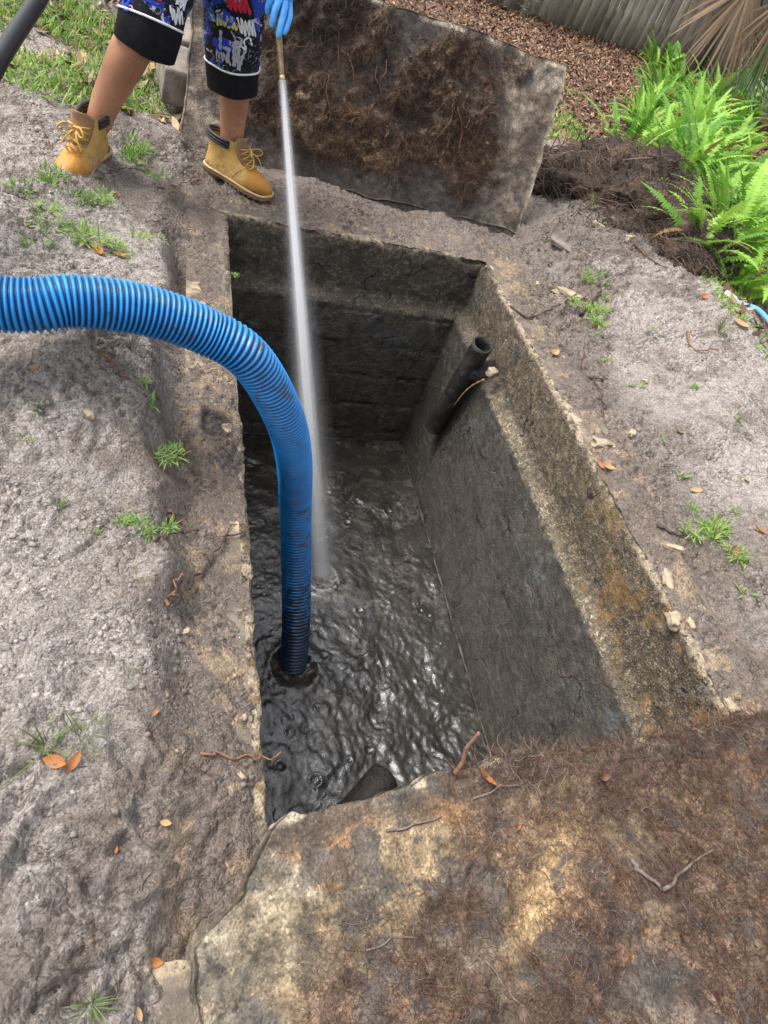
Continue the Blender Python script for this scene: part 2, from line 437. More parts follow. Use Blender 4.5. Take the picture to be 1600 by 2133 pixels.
def wall_material():
    t = NT('tank_wall_concrete')
    p = t.n('ShaderNodeNewGeometry').outputs['Position']
    sx = t.n('ShaderNodeSeparateXYZ'); t.l(p, sx.inputs[0])
    nb = t.noise(p, 6, 5, .7); nf = t.noise(p, 45, 5, .7); ng = t.noise(p, 160, 3, .7)
    z = t.math('ADD', sx.outputs[2], t.math('MULTIPLY', t.math('SUBTRACT', nb, .5), .16))
    spk = t.voro(p, 150); spk2 = t.voro(p, 60)
    # upper band: brown rendered concrete with sand grains showing
    up = t.mix(t.step(nf, .36, .64), (.042, .032, .022), (.138, .104, .066))
    up = t.mix(t.math('MULTIPLY', t.math('LESS_THAN', spk, .30), t.step(ng, .42, .58)), up, (.36, .30, .20))
    och = t.math('MULTIPLY', t.step(t.noise(p, 4.5, 4, .7, .4), .50, .62), t.step(sx.outputs[1], 1.75, .9))
    up = t.mix(t.math('MULTIPLY', och, .75), up, (.24, .135, .035))
    up = t.mix(t.math('MULTIPLY', t.step(t.noise(p, 8, 4, .8), .56, .66), .8), up, (.045, .043, .040))
    # the back band is darker than the side band
    bk = t.math('MULTIPLY', t.step(sx.outputs[1], 2.85, 3.0), t.step(sx.outputs[2], -.02, -.07))
    up = t.mix(t.math('MULTIPLY', bk, .55), up, (.050, .044, .036))
    # washed aggregate on the ledge
    agc = t.n('ShaderNodeTexVoronoi'); t.l(p, agc.inputs['Vector']); agc.inputs['Scale'].default_value = 125
    agb = t.n('ShaderNodeRGBToBW'); t.l(agc.outputs['Color'], agb.inputs[0])
    ag = t.ramp(agb.outputs[0], [(.2, (.085, .066, .046)), (.45, (.20, .16, .11)), (.62, (.38, .31, .21)), (.85, (.58, .50, .37))])
    ag = t.mix(t.math('MULTIPLY', t.step(nf, .62, .40), .85), ag, (.12, .098, .070))
    ag = t.mix(t.math('MULTIPLY', t.step(t.noise(p, 3.0, 4, .7), .40, .60), .8), ag, (.105, .085, .062))
    ag = t.mix(t.math('MULTIPLY', t.step(sx.outputs[1], 2.2, 3.0), .55), ag, (.06, .052, .042))
    # slimed lower wall
    lo = t.mix(t.step(nb, .35, .65), (.048, .042, .035), (.088, .078, .064))
    lo = t.mix(t.math('MULTIPLY', t.step(t.noise(p, 3.2, 5, .75, .8), .53, .64), t.step(z, -.75, -.40)), lo, (.115, .122, .125))
    lo = t.mix(t.math('MULTIPLY', t.step(t.noise(p, 12, 5, .8), .58, .66), .85), lo, (.018, .017, .016))
    lo = t.mix(t.math('MULTIPLY', t.math('LESS_THAN', t.voro(p, 70), .13), t.step(nf, .50, .60)), lo, (.26, .23, .18))  # pale specks put into the colour as wet glints
    k1 = t.step(z, -.340, -.322); k2 = t.step(z, -.300, -.278)
    col = t.mix(k1, lo, ag); col = t.mix(k2, col, up)
    # lip: bare pale concrete where the edge has spalled
    k3 = t.math('MULTIPLY', t.math('MULTIPLY', t.step(sx.outputs[2], -.030, -.004), t.step(nf, .36, .54)), t.step(nb, .40, .55))
    col = t.mix(k3, col, t.mix(t.step(ng, .3, .7), (.46, .37, .25), (.30, .25, .19)))
    rough = t.mix(k1, (.42,) * 3, (.8,) * 3)
    nm = t.noise(p, 24, 6, .75)
    col = t.mix(1.0, col, t.ramp(nm, [(.34, (.62, .61, .60)), (.47, (.92, .91, .90)), (.56, (1.10, 1.09, 1.08)), (.70, (1.40, 1.37, 1.33))]), 'MULTIPLY')
    grit = t.n('ShaderNodeTexVoronoi'); t.l(p, grit.inputs['Vector']); grit.inputs['Scale'].default_value = 105
    gb = t.n('ShaderNodeRGBToBW'); t.l(grit.outputs['Color'], gb.inputs[0])
    col = t.mix(t.math('MULTIPLY', t.step(gb.outputs[0], .70, .78), t.math('MULTIPLY', t.step(nm, .44, .56), t.math('ADD', .12, t.math('MULTIPLY', k1, .25)))), col, (.36, .31, .23))
    # hair cracks with limey edges
    cv = t.n('ShaderNodeTexVoronoi', feature='DISTANCE_TO_EDGE'); cv.inputs['Scale'].default_value = 2.6
    wp_ = t.n('ShaderNodeVectorMath', operation='ADD'); t.l(p, wp_.inputs[0]); nn = t.n('ShaderNodeTexNoise'); t.l(p, nn.inputs['Vector']); nn.inputs['Scale'].default_value = 7; nn.inputs['Detail'].default_value = 4
    s3_ = t.n('ShaderNodeVectorMath', operation='SCALE'); s3_.inputs['Scale'].default_value = .22; t.l(nn.outputs['Color'], s3_.inputs[0]); t.l(s3_.outputs[0], wp_.inputs[1]); t.l(wp_.outputs[0], cv.inputs['Vector'])
    ck = t.math('MULTIPLY', t.step(cv.outputs['Distance'], .010, .004), t.step(t.noise(p, 4, 3, .6), .50, .58))
    col = t.mix(t.math('MULTIPLY', t.math('MULTIPLY', t.step(cv.outputs['Distance'], .030, .010), t.step(t.noise(p, 11, 4, .7), .52, .60)), .55), col, (.20, .185, .155))
    col = t.mix(ck, col, (.010, .009, .008))
    h = t.math('ADD', t.math('MULTIPLY', nf, .6), t.math('MULTIPLY', nm, 1.3))
    h = t.math('SUBTRACT', h, t.math('MULTIPLY', spk, .3)); h = t.math('SUBTRACT', h, t.math('MULTIPLY', ck, .5))
    rough = t.mix(t.math('MULTIPLY', t.step(nm, .5, .62), .5), rough, (.22,) * 3)
    return t.finish(col, rough, t.bump(h, 1.0, .016), .5)

def rim_material():
    t = NT('rim_concrete'); p = t.n('ShaderNodeNewGeometry').outputs['Position']
    nf = t.noise(p, 14, 6, .75); ng = t.noise(p, 120, 4, .7); nb = t.noise(p, 3.5, 4, .7, .5)
    col = t.mix(t.step(nf, .36, .64), (.105, .086, .070), (.21, .17, .13))
    col = t.mix(t.math('MULTIPLY', t.step(nb, .52, .62), t.step(nf, .45, .58)), col, (.43, .34, .23))
    col = t.mix(t.math('MULTIPLY', t.math('LESS_THAN', t.voro(p, 85), .16), t.step(ng, .45, .6)), col, (.50, .44, .34))
    col = t.mix(t.step(t.noise(p, 22, 5, .8), .58, .68), col, (.060, .050, .043))
    return t.finish(col, .85, t.bump(t.math('ADD', nf, t.math('MULTIPLY', ng, .7)), .8, .010), .35)

M_ground = ground_material()
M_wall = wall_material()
M_rim = rim_material()
M_slab = slab_material('lid_concrete', .62)
M_fibre = simple('root_fibre', (1, 1, 1), (.55, .5, .5), 60, .8, 0, attr=True)
M_soil = simple('loose_soil', (1, 1, 1), (.5, .48, .46), 55, .95, .8, 160, attr=True, dist=.006)

# ------------------------------------------------------------------ ground
def axis(lo, hi, dlo, dhi, fine, grow=1.12, coarse=6.0):
    a = list(np.arange(dlo, dhi, fine)); s_ = fine
    x_ = dhi
    while x_ < hi: a.append(x_); s_ = min(s_ * grow, coarse); x_ += s_
    a.append(hi); x_ = dlo; s_ = fine
    b = []
    while True:
        s_ = min(s_ * grow, coarse); x_ -= s_
        if x_ <= lo: break
        b.append(x_)
    return np.array([lo] + b[::-1] + a)

def mid_axis(lo, d0, d1, d2, hi, f1, f2):
    """fine f1 between d0 and d1, f2 between d1 and d2, then growing"""
    a = axis(lo, d1, d0, d1, f1)[:-1]
    b = axis(d1, hi, d1, d2, f2)[1:]
    return np.concatenate([a, b[b > a[-1] + f1 * .6]])

gx = mid_axis(-60, -0.70, 2.30, 4.6, 70, .0060, .016)
gy = mid_axis(-40, 0.05, 3.6, 6.0, 80, .0060, .018)
GX, GY = np.meshgrid(gx, gy, indexing='ij')
nx_, ny_ = GX.shape
fx_, fy_ = GX.ravel(), GY.ravel()
fz_ = H(fx_, fy_)
# under the near lid and inside the walls the sheet stays below what covers it
lidx = np.interp(fy_, [-.6, .14, .243, .306, .358, .432], [.16, .150, .139, .212, .245, .285])
fz_ = np.where((fx_ > lidx + .012) & (fy_ < 0.44) & (fx_ < 1.9), np.minimum(fz_, -0.02), fz_)

PUD1, PUD2 = (1.616, 0.929), (1.642, 0.795)
def ground_colour(x, y, z):
    n = len(x)
    dl, dr, db = XL - x, x - XR, y - yback(x)
    d = np.maximum(np.maximum(dl, dr), db)
    big = fbm(x * 1.6, y * 1.6, octv=4, s=101); med = fbm(x * 5, y * 5, octv=4, s=111); fin = fbm(x * 16, y * 16, octv=3, s=121)
    def C_(c): return np.array(c)[None, :]
    sand = C_((.46, .422, .392)); dirt = C_((.262, .226, .200)); wet = C_((.125, .102, .090)); brown = C_((.20, .150, .112)); tan = C_((.42, .32, .22))
    k = sst(-.34, .30, big * .7 + med * .7 + .5 * fin + .20)[:, None]
    col = dirt * (1 - k) + sand * k
    # damp band along the excavation
    m = (1 - sst(.14, .32, dl + .12 * med)) * (dl > 0) * .92
    m = np.maximum(m, (1 - sst(.14, .72, dr + .20 * med)) * (dr > 0) * .90)
    m = np.maximum(m, (1 - sst(.5, .95, db + .2 * med)) * (db > 0) * (x > .1) * .75)
    m = np.maximum(m, .7 * sst(.05, .5, med + .10) * gs(x, y, .10, .75, .22, .8))
    m = np.maximum(m, gs(x, y, 2.95, 4.25, .75, .65) * 1.0)
    m = np.maximum(m, .85 * gs(x, y, .12, 2.95, .22, .45))
    m = np.maximum(m, .6 * gs(x, y, -.38, 1.65, .16, .35) * sst(-.2, .3, med))
    m = np.maximum(m, 1.2 * gs(x, y, *PUD1, .05, .06)); m = np.maximum(m, 1.2 * gs(x, y, *PUD2, .06, .05)); m = np.maximum(m, .8 * gs(x, y, 1.72, 1.7, .12, .5) * sst(-.1, .3, med))
    m = np.clip(m, 0, 1)[:, None]
    wmix = sst(-.35, .35, fin + .3 * med)[:, None]
    damp = wet * wmix + brown * (1 - wmix)
    damp = damp * .60 + dirt * .40
    col = col * (1 - m) + damp * m
    # tan crumbs of the old concrete along the rim
    tn = sst(.10, .40, fin + .5 * med)[:, None] * ((1 - sst(.10, .30, d)) * .8)[:, None]
    col = col * (1 - tn) + tan * tn
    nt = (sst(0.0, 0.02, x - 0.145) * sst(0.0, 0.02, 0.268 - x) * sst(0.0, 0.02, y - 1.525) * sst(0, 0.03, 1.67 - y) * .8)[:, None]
    col = col * (1 - nt) + wet * .6 * nt  # shallow notch floor coloured dark, standing in for the shade of a deep hole
    # holes between clods hold wetter soil
    # leaf mould towards the fence, thin lawn soil to the rear left
    lit = (sst(4.7, 5.8, y + .5 * med) * sst(1.2, 2.2, x))
    lit = np.maximum(lit, sst(3.0, 3.3, x + .3 * med - .25 * (y - 3)) * sst(2.8, 3.6, y))
    lit = np.maximum(lit, .55 * sst(3.9, 5.0, y + .6 * med) * (x < 1.2))
    lit = lit[:, None]
    lit = lit * (1 - .75 * (x[:, None] < 1.2))
    mould = C_((.135, .078, .048)) * (1 + .5 * fin[:, None])
    col = col * (1 - lit) + mould * lit
    return np.clip(col, .01, 1)

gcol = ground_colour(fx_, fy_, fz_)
GF = grid_faces(nx_, ny_)
cxm = fx_[GF].mean(1); cym = fy_[GF].mean(1)
inside = (cxm > XL - .010) & (cxm < XR + .012) & (cym < yback(cxm) + .012) & (cym > YF + .05)
GF = GF[~inside]
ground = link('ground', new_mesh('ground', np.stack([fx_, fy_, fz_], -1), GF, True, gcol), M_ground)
ground['kind'] = 'structure'

# ------------------------------------------------------------------ the tank
tank = thing('septic_tank', 'open rectangular concrete septic tank sunk in the mud', 'septic tank', (0.94, 1.6, -1.3))
LEDGE = .050
def wall(name, p0, p1, inward, res=.011, dead=False):
    """a wall with a rim, an upper band, a washed ledge and a lower face"""
    p0 = np.array(p0, float); p1 = np.array(p1, float); L = np.linalg.norm(p1 - p0)
    nu = max(int(L / res), 3)
    prof = [(-.17 + .17 * i / 14, 0.0) for i in range(14)]
    prof += [(0.0, -.004)] + [(0.0, -.004 - .256 * i / 24) for i in range(1, 25)]
    prof += [(LEDGE * i / 6, -.26 - .065 * i / 6) for i in range(1, 7)]
    prof += [(LEDGE, -.325 - 1.02 * i / 70) for i in range(1, 71)]
    prof = np.array(prof); nv = len(prof)
    u = np.linspace(0, 1, nu)
    base = p0[None] + (p1 - p0)[None] * u[:, None]
    inward = np.array(inward, float); inward /= np.linalg.norm(inward)
    X = base[:, None, 0] + inward[0] * prof[None, :, 0]
    Y = base[:, None, 1] + inward[1] * prof[None, :, 0]
    Z = np.broadcast_to(prof[None, :, 1], X.shape).copy()
    nrm = fbm(X * 9, Y * 9, Z * 9, 4, 201) * .010 + fbm(X * 40, Y * 40, Z * 40, 2, 211) * .004
    top = (prof[:, 1] > -.002)[None]
    lower = sst(-.33, -.36, prof[:, 1])[None]
    ledge_r = np.exp(-((prof[:, 1] + .29) / .05) ** 2)[None] * fbm(X * 30, Y * 30, Z * 30, 2, 231) * .010
    dis = (nrm * (1 - .60 * lower - .25 * sst(-.95, -1.15, prof[:, 1])[None]) + ledge_r) - .0010 * lower
    dis = np.where(top, 0, dis)
    # chipped arris
    edge = np.exp(-np.abs(prof[:, 1]) / .020)[None] * np.where(top, np.exp(prof[:, 0] / .02)[None], 1)
    chip = np.clip(fbm(X * 6, Y * 6, 0 * Z, 5, 221, .6) + .10 - .25 * sst(-.2, .3, vn(X * 2.3 + 5, Y * 2.3, s=222)), 0, 1) * .060 * edge
    # knocked-out bites along the side rim
    bite = np.clip(vn(X * 3.3, Y * 3.3, s=225) - .35, 0, 1) * .06 * edge
    X = X + inward[0] * (dis - chip * .7 - bite); Y = Y + inward[1] * (dis - chip * .7 - bite)
    Z = Z - chip - bite * .6 + np.where(top, fbm(X * 12, Y * 12, 0, 3, 241) * .006, 0)
    V = np.stack([X, Y, Z], -1).reshape(-1, 3)
    F = grid_faces(nu, nv)
    d3 = (p1 - p0) / L
    if d3[0] * inward[1] - d3[1] * inward[0] > 0: F = F[:, ::-1]
    me = new_mesh(name, V - np.array(tank.location), F)
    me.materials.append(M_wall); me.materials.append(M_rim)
    mi = np.zeros(len(me.polygons), np.int32)
    fz = V[F][:, :, 2].mean(1); pv = (np.arange(len(F)) % (nv - 1))
    mi[:] = (pv < 12).astype(np.int32)
    me.polygons.foreach_set('material_index', mi)
    return link(name, me, None, tank)

yl, yr = yback(XL), yback(XR)
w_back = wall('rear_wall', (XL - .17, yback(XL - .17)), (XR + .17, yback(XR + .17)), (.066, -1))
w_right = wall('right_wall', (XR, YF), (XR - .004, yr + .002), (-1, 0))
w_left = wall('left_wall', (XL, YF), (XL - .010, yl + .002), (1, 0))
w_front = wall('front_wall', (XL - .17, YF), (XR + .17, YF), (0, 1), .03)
fl = MB(); fl.box((0, 0, -.04), (1.5, 3.2, .06)); fl.build('tank_floor', M_wall, tank, False)

# the concrete blocks of the lower walls, laid in courses
block_meshes = []
for k in range(7):
    a, b = 16, 9
    U, W_ = np.meshgrid(np.linspace(-.197, .197, a), np.linspace(-.0965, .0965, b), indexing='ij')
    e = np.minimum(.197 - np.abs(U), .0965 - np.abs(W_))
    D = .0012 - .0035 * np.exp(-e / .005) + fbm(U * 9, W_ * 9, k * 3.1, 3, 300 + k) * .005 + fbm(U * 60, W_ * 60, k * 3.1, 2, 310 + k) * .0018
    D -= .010 * np.clip(vn(U * 9, W_ * 9, k * 2.0, 320 + k) - .35, 0, 1) * np.exp(-e / .02)
    V = np.stack([U, -D, W_], -1).reshape(-1, 3)
    F = grid_faces(a, b)
    # sides run back into the wall
    n0 = len(V); bd = [(i, 0) for i in range(a)] + [(a - 1, j) for j in range(1, b)] + [(i, b - 1) for i in range(a - 2, -1, -1)] + [(0, j) for j in range(b - 2, 0, -1)]
    bi = np.array([i * b + j for i, j in bd]); VB = V[bi].copy(); VB[:, 1] = .02
    m_ = len(bi); jj = np.arange(m_); j2 = (jj + 1) % m_
    S = np.stack([bi[jj], n0 + jj, n0 + j2, bi[j2]], -1)
    me = new_mesh('block', np.concatenate([V, VB]), np.concatenate([F, S]))
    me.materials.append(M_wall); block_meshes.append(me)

def lay_blocks(parent, p0, p1, inward, skip=0.0):
    p0 = np.array(p0, float); p1 = np.array(p1, float); L = np.linalg.norm(p1 - p0); d = (p1 - p0) / L
    inward = np.array(inward, float); inward /= np.linalg.norm(inward)
    ang = math.atan2(-inward[0], inward[1]) + math.pi       # local -y faces inward
    for c_ in range(5):
        z = -.452 - c_ * .2
        s_ = -.2 if c_ % 2 else 0.0
        while s_ < L - .02:
            a = max(s_, 0); b = min(s_ + .4, L)
            if b - a > .05:
                m_ = p0 + d * (a + b) / 2 + inward * (LEDGE + random.uniform(-.0015, .0015))
                o = link('concrete_block', random.choice(block_meshes), None, parent)
                o.location = (m_[0] - tank.location[0], m_[1] - tank.location[1], z - tank.location[2])
                o.rotation_euler = (0, random.choice((0, math.pi)), ang)
                o.scale = ((b - a) / .4, 1, 1)
            s_ += .4
lay_blocks(w_back, (XL + .04, yback(XL + .04)), (XR - .04, yback(XR - .04)), (.066, -1))
lay_blocks(w_right, (XR, yr - .045), (XR, .45), (-1, 0))

# sludge
sx_ = np.arange(XL + .02, XR - .01, .0065); sy_ = np.arange(YF + .25, YB + .02, .0065)
SX, SY = np.meshgrid(sx_, sy_, indexing='ij')
wx = SX + .04 * vn(SX * 5, SY * 5, s=401); wy = SY + .04 * vn(SX * 5, SY * 5, s=402)
SZ = fbm(wx * 7, wy * 7, octv=3, s=411) * .012 + (np.abs(fbm(wx * 22 + .4 * SY, wy * 19, octv=2, s=421)) * .0050 + fbm(wx * 37, wy * 31, octv=3, s=426) * .0050 + fbm(wx * 12, wy * 9, octv=2, s=427) * .0060) * (.12 + .88 * sst(-.30, .40, fbm(SX * 2.4, SY * 1.7, octv=3, s=424) + .35 * sst(1.7, .9, SY) - .15 * sst(1.5, 2.6, SY)))
SZ += fbm(wx * 66, wy * 60, octv=1, s=431) * .0022 * (.4 + .6 * sst(-.3, .3, vn(wx * 4, wy * 4, s=433)))
for i in range(45):                                   # rings left by falling drops, and bubbles
    cx_, cy_ = rng.uniform(XL + .05, XR - .08), rng.uniform(.4, 2.6); r0 = rng.uniform(.008, .026)
    sl = (np.abs(SX - cx_) < .06) & (np.abs(SY - cy_) < .06)
    rr = np.hypot(SX[sl] - cx_, SY[sl] - cy_)
    SZ[sl] += .005 * np.exp(-((rr - r0) / .006) ** 2) - .006 * np.exp(-(rr / (r0 * .7)) ** 2)
def dip(cx_, cy_, r, dep, hump=.0):
    rr = np.hypot(SX - cx_, SY - cy_)
    return -dep * np.exp(-(rr / r) ** 2) + hump * np.exp(-((rr - r * 1.3) / (r * .35)) ** 2)
SZ += dip(.884, 1.99, .06, .012, .020) + dip(.70, 1.50, .085, .02, .016)
SZ += -1.232
def sludge_material():
    t = NT('wet_sludge'); v = t.coord('Object')
    nb = t.noise(v, 5, 5, .7, .5)
    col = t.mix(t.step(nb, .35, .65), (.019, .017, .014), (.038, .034, .028))
    # scum film and churned foam where the jet lands
    scum = t.math('MULTIPLY', t.step(t.noise(v, 3.4, 6, .7, 1.2), .52, .60), t.step(t.noise(v, 30, 4, .7), .36, .60))
    col = t.mix(t.math('MULTIPLY', scum, .7), col, (.078, .068, .054))
    dv = t.n('ShaderNodeVectorMath', operation='DISTANCE'); t.l(v, dv.inputs[0]); dv.inputs[1].default_value = (.884, 1.97, -1.23)
    foam = t.math('MULTIPLY', t.step(dv.outputs['Value'], .17, .03), t.step(t.noise(v, 45, 5, .75), .40, .60))
    col = t.mix(foam, col, (.30, .29, .27))
    r = t.mix(t.step(t.noise(v, 9, 4, .7), .42, .60), (.10,) * 3, (.30,) * 3); r = t.mix(t.math('MAXIMUM', scum, foam), r, (.5,) * 3)
    return t.finish(col, r, t.bump(t.noise(v, 75, 4, .65), .45, .006), 1.0)
sl = link('sludge', new_mesh('sludge', np.stack([SX, SY, SZ], -1).reshape(-1, 3), grid_faces(*SX.shape)), sludge_material())
sl['kind'] = 'structure'

# line of drying scum where the sludge meets the walls
M_scum = simple('scum_line', (.105, .095, .080), (.035, .031, .026), 30, .55, .6, 120)
for nm, a_, b_ in (('right', (XR - LEDGE - .007, .45), (XR - LEDGE - .010, yr - LEDGE - .01)), ('rear', (XL + .05, yl - LEDGE - .008), (XR - LEDGE - .01, yr - LEDGE - .008))):
    tt = np.linspace(0, 1, 260); px_ = a_[0] + (b_[0] - a_[0]) * tt; py_ = a_[1] + (b_[1] - a_[1]) * tt
    rr = .0030 + .0075 * fbm(px_ * 16, py_ * 16, octv=4, s=461)
    mb = MB(); mb.tube(np.stack([px_ + .003 * vn(py_ * 25, px_ * 25, s=462), py_, -1.226 + .003 * vn(py_ * 14, px_ * 14, s=463)], -1) - np.array(tank.location), np.clip(rr, .0002, .009), 6)
    mb.build('scum_line', M_scum, tank)

# pipes of the tank
M_pipe = simple('slimed_pipe', (.009, .009, .010), (.040, .034, .028), 16, .45, .9, 60, spec=.5, dist=.012, detail=8)
def pipe(name, a, b, r, parent, open_top=True, seg=28):
    a, b = np.array(a, float), np.array(b, float)
    n = 26; t_ = np.linspace(0, 1, n)[:, None]
    P = a * (1 - t_) + b * t_
    ax = (b - a) / np.linalg.norm(b - a)
    mb = MB(); mb.tube(P, r, seg, cap=False)
    if open_top:                                        # inner bore and lip
        q = MB(); q.tube(P[:12], r - .006, seg, cap=False)
        V = np.concatenate(q.V); F = np.concatenate(q.Q)[:, ::-1]
        mb.add(V, F)
        o0 = 0; o1 = mb.n - len(V)
        j = np.arange(seg); j2 = (j + 1) % seg
        mb.Q.append(np.stack([o0 + j2, o0 + j, o1 + j, o1 + j2], -1))
        mb.add(np.concatenate([P[11:12], V[-seg:]]), None, np.stack([np.zeros(seg, int), 1 + j, 1 + j2], -1))
    V = np.concatenate(mb.V)
    V += (fbm(V[:, 0] * 18, V[:, 1] * 18, V[:, 2] * 18, 3, 441) * .008)[:, None]
    mb.V = [V - np.array(tank.location)]; mb.c = []
    return mb.build(name, M_pipe, parent)
op = pipe('outlet_pipe', (1.470, 2.575, -.135), (1.485, 2.70, -.76), .050, tank)
op['label'] = 'black upright outlet pipe with an open top'
mb = MB(); mb.tube(np.array([(1.47, 2.60, -.30), (1.62, 2.60, -.30)]) - np.array(tank.location), .056, 20); mb.build('branch', M_pipe, op)
ip = pipe('inlet_pipe', (.985, .955, -1.13), (.60, .62, -1.15), .064, tank)
ip['label'] = 'dark inlet pipe dipping into the sludge at the near end'

# ------------------------------------------------------------------ the two lifted lids
def slab_mesh(far, near, s_vals, t_vals, topfun, bottom, rough=.006, seed=0):
    """far, near: functions s->(x,y); top surface topfun(x,y); skirts fall to `bottom`"""
    S, T = np.meshgrid(s_vals, t_vals, indexing='ij')
    fx, fy = far(S); nx, ny = near(S)
    X = fx * (1 - T) + nx * T; Y = fy * (1 - T) + ny * T
    Z = topfun(X, Y)
    a, b = S.shape
    V = np.stack([X, Y, Z], -1).reshape(-1, 3)
    F = [grid_faces(a, b)[:, ::-1]]
    bd = [(i, 0) for i in range(a)] + [(a - 1, j) for j in range(1, b)] + [(i, b - 1) for i in range(a - 2, -1, -1)] + [(0, j) for j in range(b - 2, 0, -1)]
    bi = np.array([i * b + j for i, j in bd]); m = len(bi)
    prev = bi; Vs = [V]; n = len(V); top = V[bi]
    cen = V.mean(0)
    out = top - cen; out[:, 2] = 0; out /= np.linalg.norm(out, axis=1)[:, None]
    j = np.arange(m); j2 = (j + 1) % m
    for q in range(1, 7):
        f_ = q / 6
        R_ = top.copy(); R_[:, 2] = top[:, 2] * (1 - f_) + bottom * f_
        bul = .008 * math.sin(min(f_ * 2.2, 1) * 1.57)
        R_ += out * (bul + fbm(R_[:, 0] * 22, R_[:, 1] * 22, R_[:, 2] * 22, 3, 500 + seed) * rough)[:, None]
        cur = n + j
        F.append(np.stack([prev[j], prev[j2], cur[j2], cur[j]], -1)[:, ::-1])
        Vs.append(R_); n += m; prev = cur
    Vs.append(np.array([[cen[0], cen[1], bottom]])); tri = np.stack([prev[j], np.full(m, n), prev[j2]], -1)
    return np.concatenate(Vs), np.concatenate(F), tri, len(V)

def fibre_mat(name, base, nrm, tang, n, lmin, lmax, rmin, rmax, cols, seed, lift=.25, K=5, curl=.5):
    """a tangle of fine roots: base (n,3), nrm (n,3) up vector, tang optional flow"""
    g = np.random.default_rng(seed)
    d = g.normal(size=(n, 3)); d -= nrm * (d * nrm).sum(1)[:, None]
    d += tang; d /= np.linalg.norm(d, axis=1)[:, None] + 1e-9
    L = g.uniform(0, 1, n) ** 1.6 * (lmax - lmin) + lmin
    P = np.zeros((n, K, 3)); P[:, 0] = base
    up = g.normal(.0, lift, n)
    for k in range(1, K):
        w = g.normal(size=(n, 3)) * curl; w -= nrm * (w * nrm).sum(1)[:, None] * .6
        d = d + w; d /= np.linalg.norm(d, axis=1)[:, None]
        P[:, k] = P[:, k - 1] + (d + nrm * (up * (1 - 1.6 * k / K))[:, None]) * (L / (K - 1))[:, None]
    r = g.uniform(rmin, rmax, n)[:, None] * np.linspace(1, .45, K)[None]
    V, Q = fibres(P, r)
    cols = np.array(cols); ci = g.integers(0, len(cols), n)
    cc = cols[ci] * g.uniform(.6, 1.35, n)[:, None] * (1 + .75 * fbm(base[:, 0] * 6, base[:, 1] * 6, base[:, 2] * 6, 4, seed))[:, None]
    col = np.repeat(cc, K * 3, axis=0)
    return new_mesh(name, V, Q, True, col)

ROOTC = [(.13, .078, .052), (.10, .062, .044), (.16, .095, .060), (.075, .045, .034), (.20, .12, .07), (.14, .085, .07), (.055, .038, .032), (.30, .20, .14), (.26, .21, .19), (.20, .115, .065), (.19, .095, .058), (.15, .075, .05)]

# near lid -------------------------------------------------------------
FARP = np.array([(.285, .432), (.42, .462), (.54, .478), (.640, .495), (.736, .507), (1.0, .520), (1.232, .540), (1.40, .566), (1.472, .580), (2.05, .66)])
NEARP = np.array([(.155, -.60), (1.2, -.7), (2.25, -.8)])
LEFTP = np.array([(.285, .432), (.245, .358), (.212, .306), (.165, .268), (.139, .243), (.150, .14), (.165, -.1), (.16, -.60)])
def near_far(S):
    x = np.interp(S, np.linspace(0, 1, 40), np.interp(np.linspace(0, 1, 40) ** 1.0, (FARP[:, 0] - .285) / 1.765, FARP[:, 0]))
    y = np.interp(x, FARP[:, 0], FARP[:, 1]) + .010 * vn(x * 16, 0 * x, s=601) + .006 * vn(x * 45, 0 * x, s=602)
    return x, y
def near_xy(S, T):
    fx, fy = near_far(S)
    # left boundary follows the broken corner
    ll = np.concatenate([[0], np.cumsum(np.hypot(*np.diff(LEFTP, axis=0).T))]); ll /= ll[-1]
    lx = np.interp(T, ll, LEFTP[:, 0]) + .005 * vn(T * 40, 0 * T, s=603); ly = np.interp(T, ll, LEFTP[:, 1])
    rx = 2.05 + .2 * T; ry = .66 - 1.45 * T
    x = lx + (rx - lx) * (fx - .285) / 1.765
    fyl = .432 + (.66 - .432) * (fx - .285) / 1.765
    y = ly + (ry - ly) * (fx - .285) / 1.765 + (fy - fyl) * (1 - T) ** 3
    return x, y
s_v = np.concatenate([np.linspace(0, .72, 260), np.linspace(.725, 1, 40)])
t_v = np.concatenate([np.linspace(0, .52, 150), np.linspace(.53, 1, 30)])
def near_mask(x, y):
    """where fine roots cover the near lid: 0..1"""
    m = sst(-.26, .14, fbm(x * 3.6, y * 3.6, octv=4, s=611) * 1.3 + .22 * sst(.45, .75, x))
    m = m * sst(.27, .46, x + .09 * vn(x * 9, y * 9, s=612))
    m = m * (1 - .95 * np.exp(-(((x - .80) - .8 * (y - .27)) / .055) ** 2 - ((y - .265) / .11) ** 2))
    m = m * (.45 + .55 * sst(-.20, .08, fbm(x * 8 + 4, y * 8, octv=4, s=615) + .10))
    m = m * (1 - .8 * gs(x, y, .46, .33, .10, .06)) * (1 - .55 * gs(x, y, 1.02, .20, .05, .05))
    m = np.maximum(m, .95 * sst(.40, .47, y - .10 * (x - .74)) * sst(.66, .75, x))
    m = np.maximum(m, .9 * gs(x, y, .62, .24, .12, .07))
    return np.clip(m, 0, 1)
def near_top(x, y):
    z = .078 + .012 * fbm(x * 4, y * 4, octv=3, s=621) + .006 * fbm(x * 20, y * 20, octv=3, s=622)
    m = near_mask(x, y)
    z = z + m * (.016 + .020 * fbm(x * 11, y * 11, octv=3, s=623) + .009 * fbm(x * 48, y * 48, octv=2, s=624))
    z = z + .030 * np.exp(-((y - (.50 + .07 * (x - .74))) / .05) ** 2) * sst(.68, .78, x) * (1 - sst(1.35, 1.5, x))
    z = z + .020 * gs(x, y, 1.02, .27, .10, .05)
    z = z - .010 * sst(.0, .02, .012 - np.abs((x - .22) - .55 * (y - .18))) * (y < .27)
    return z
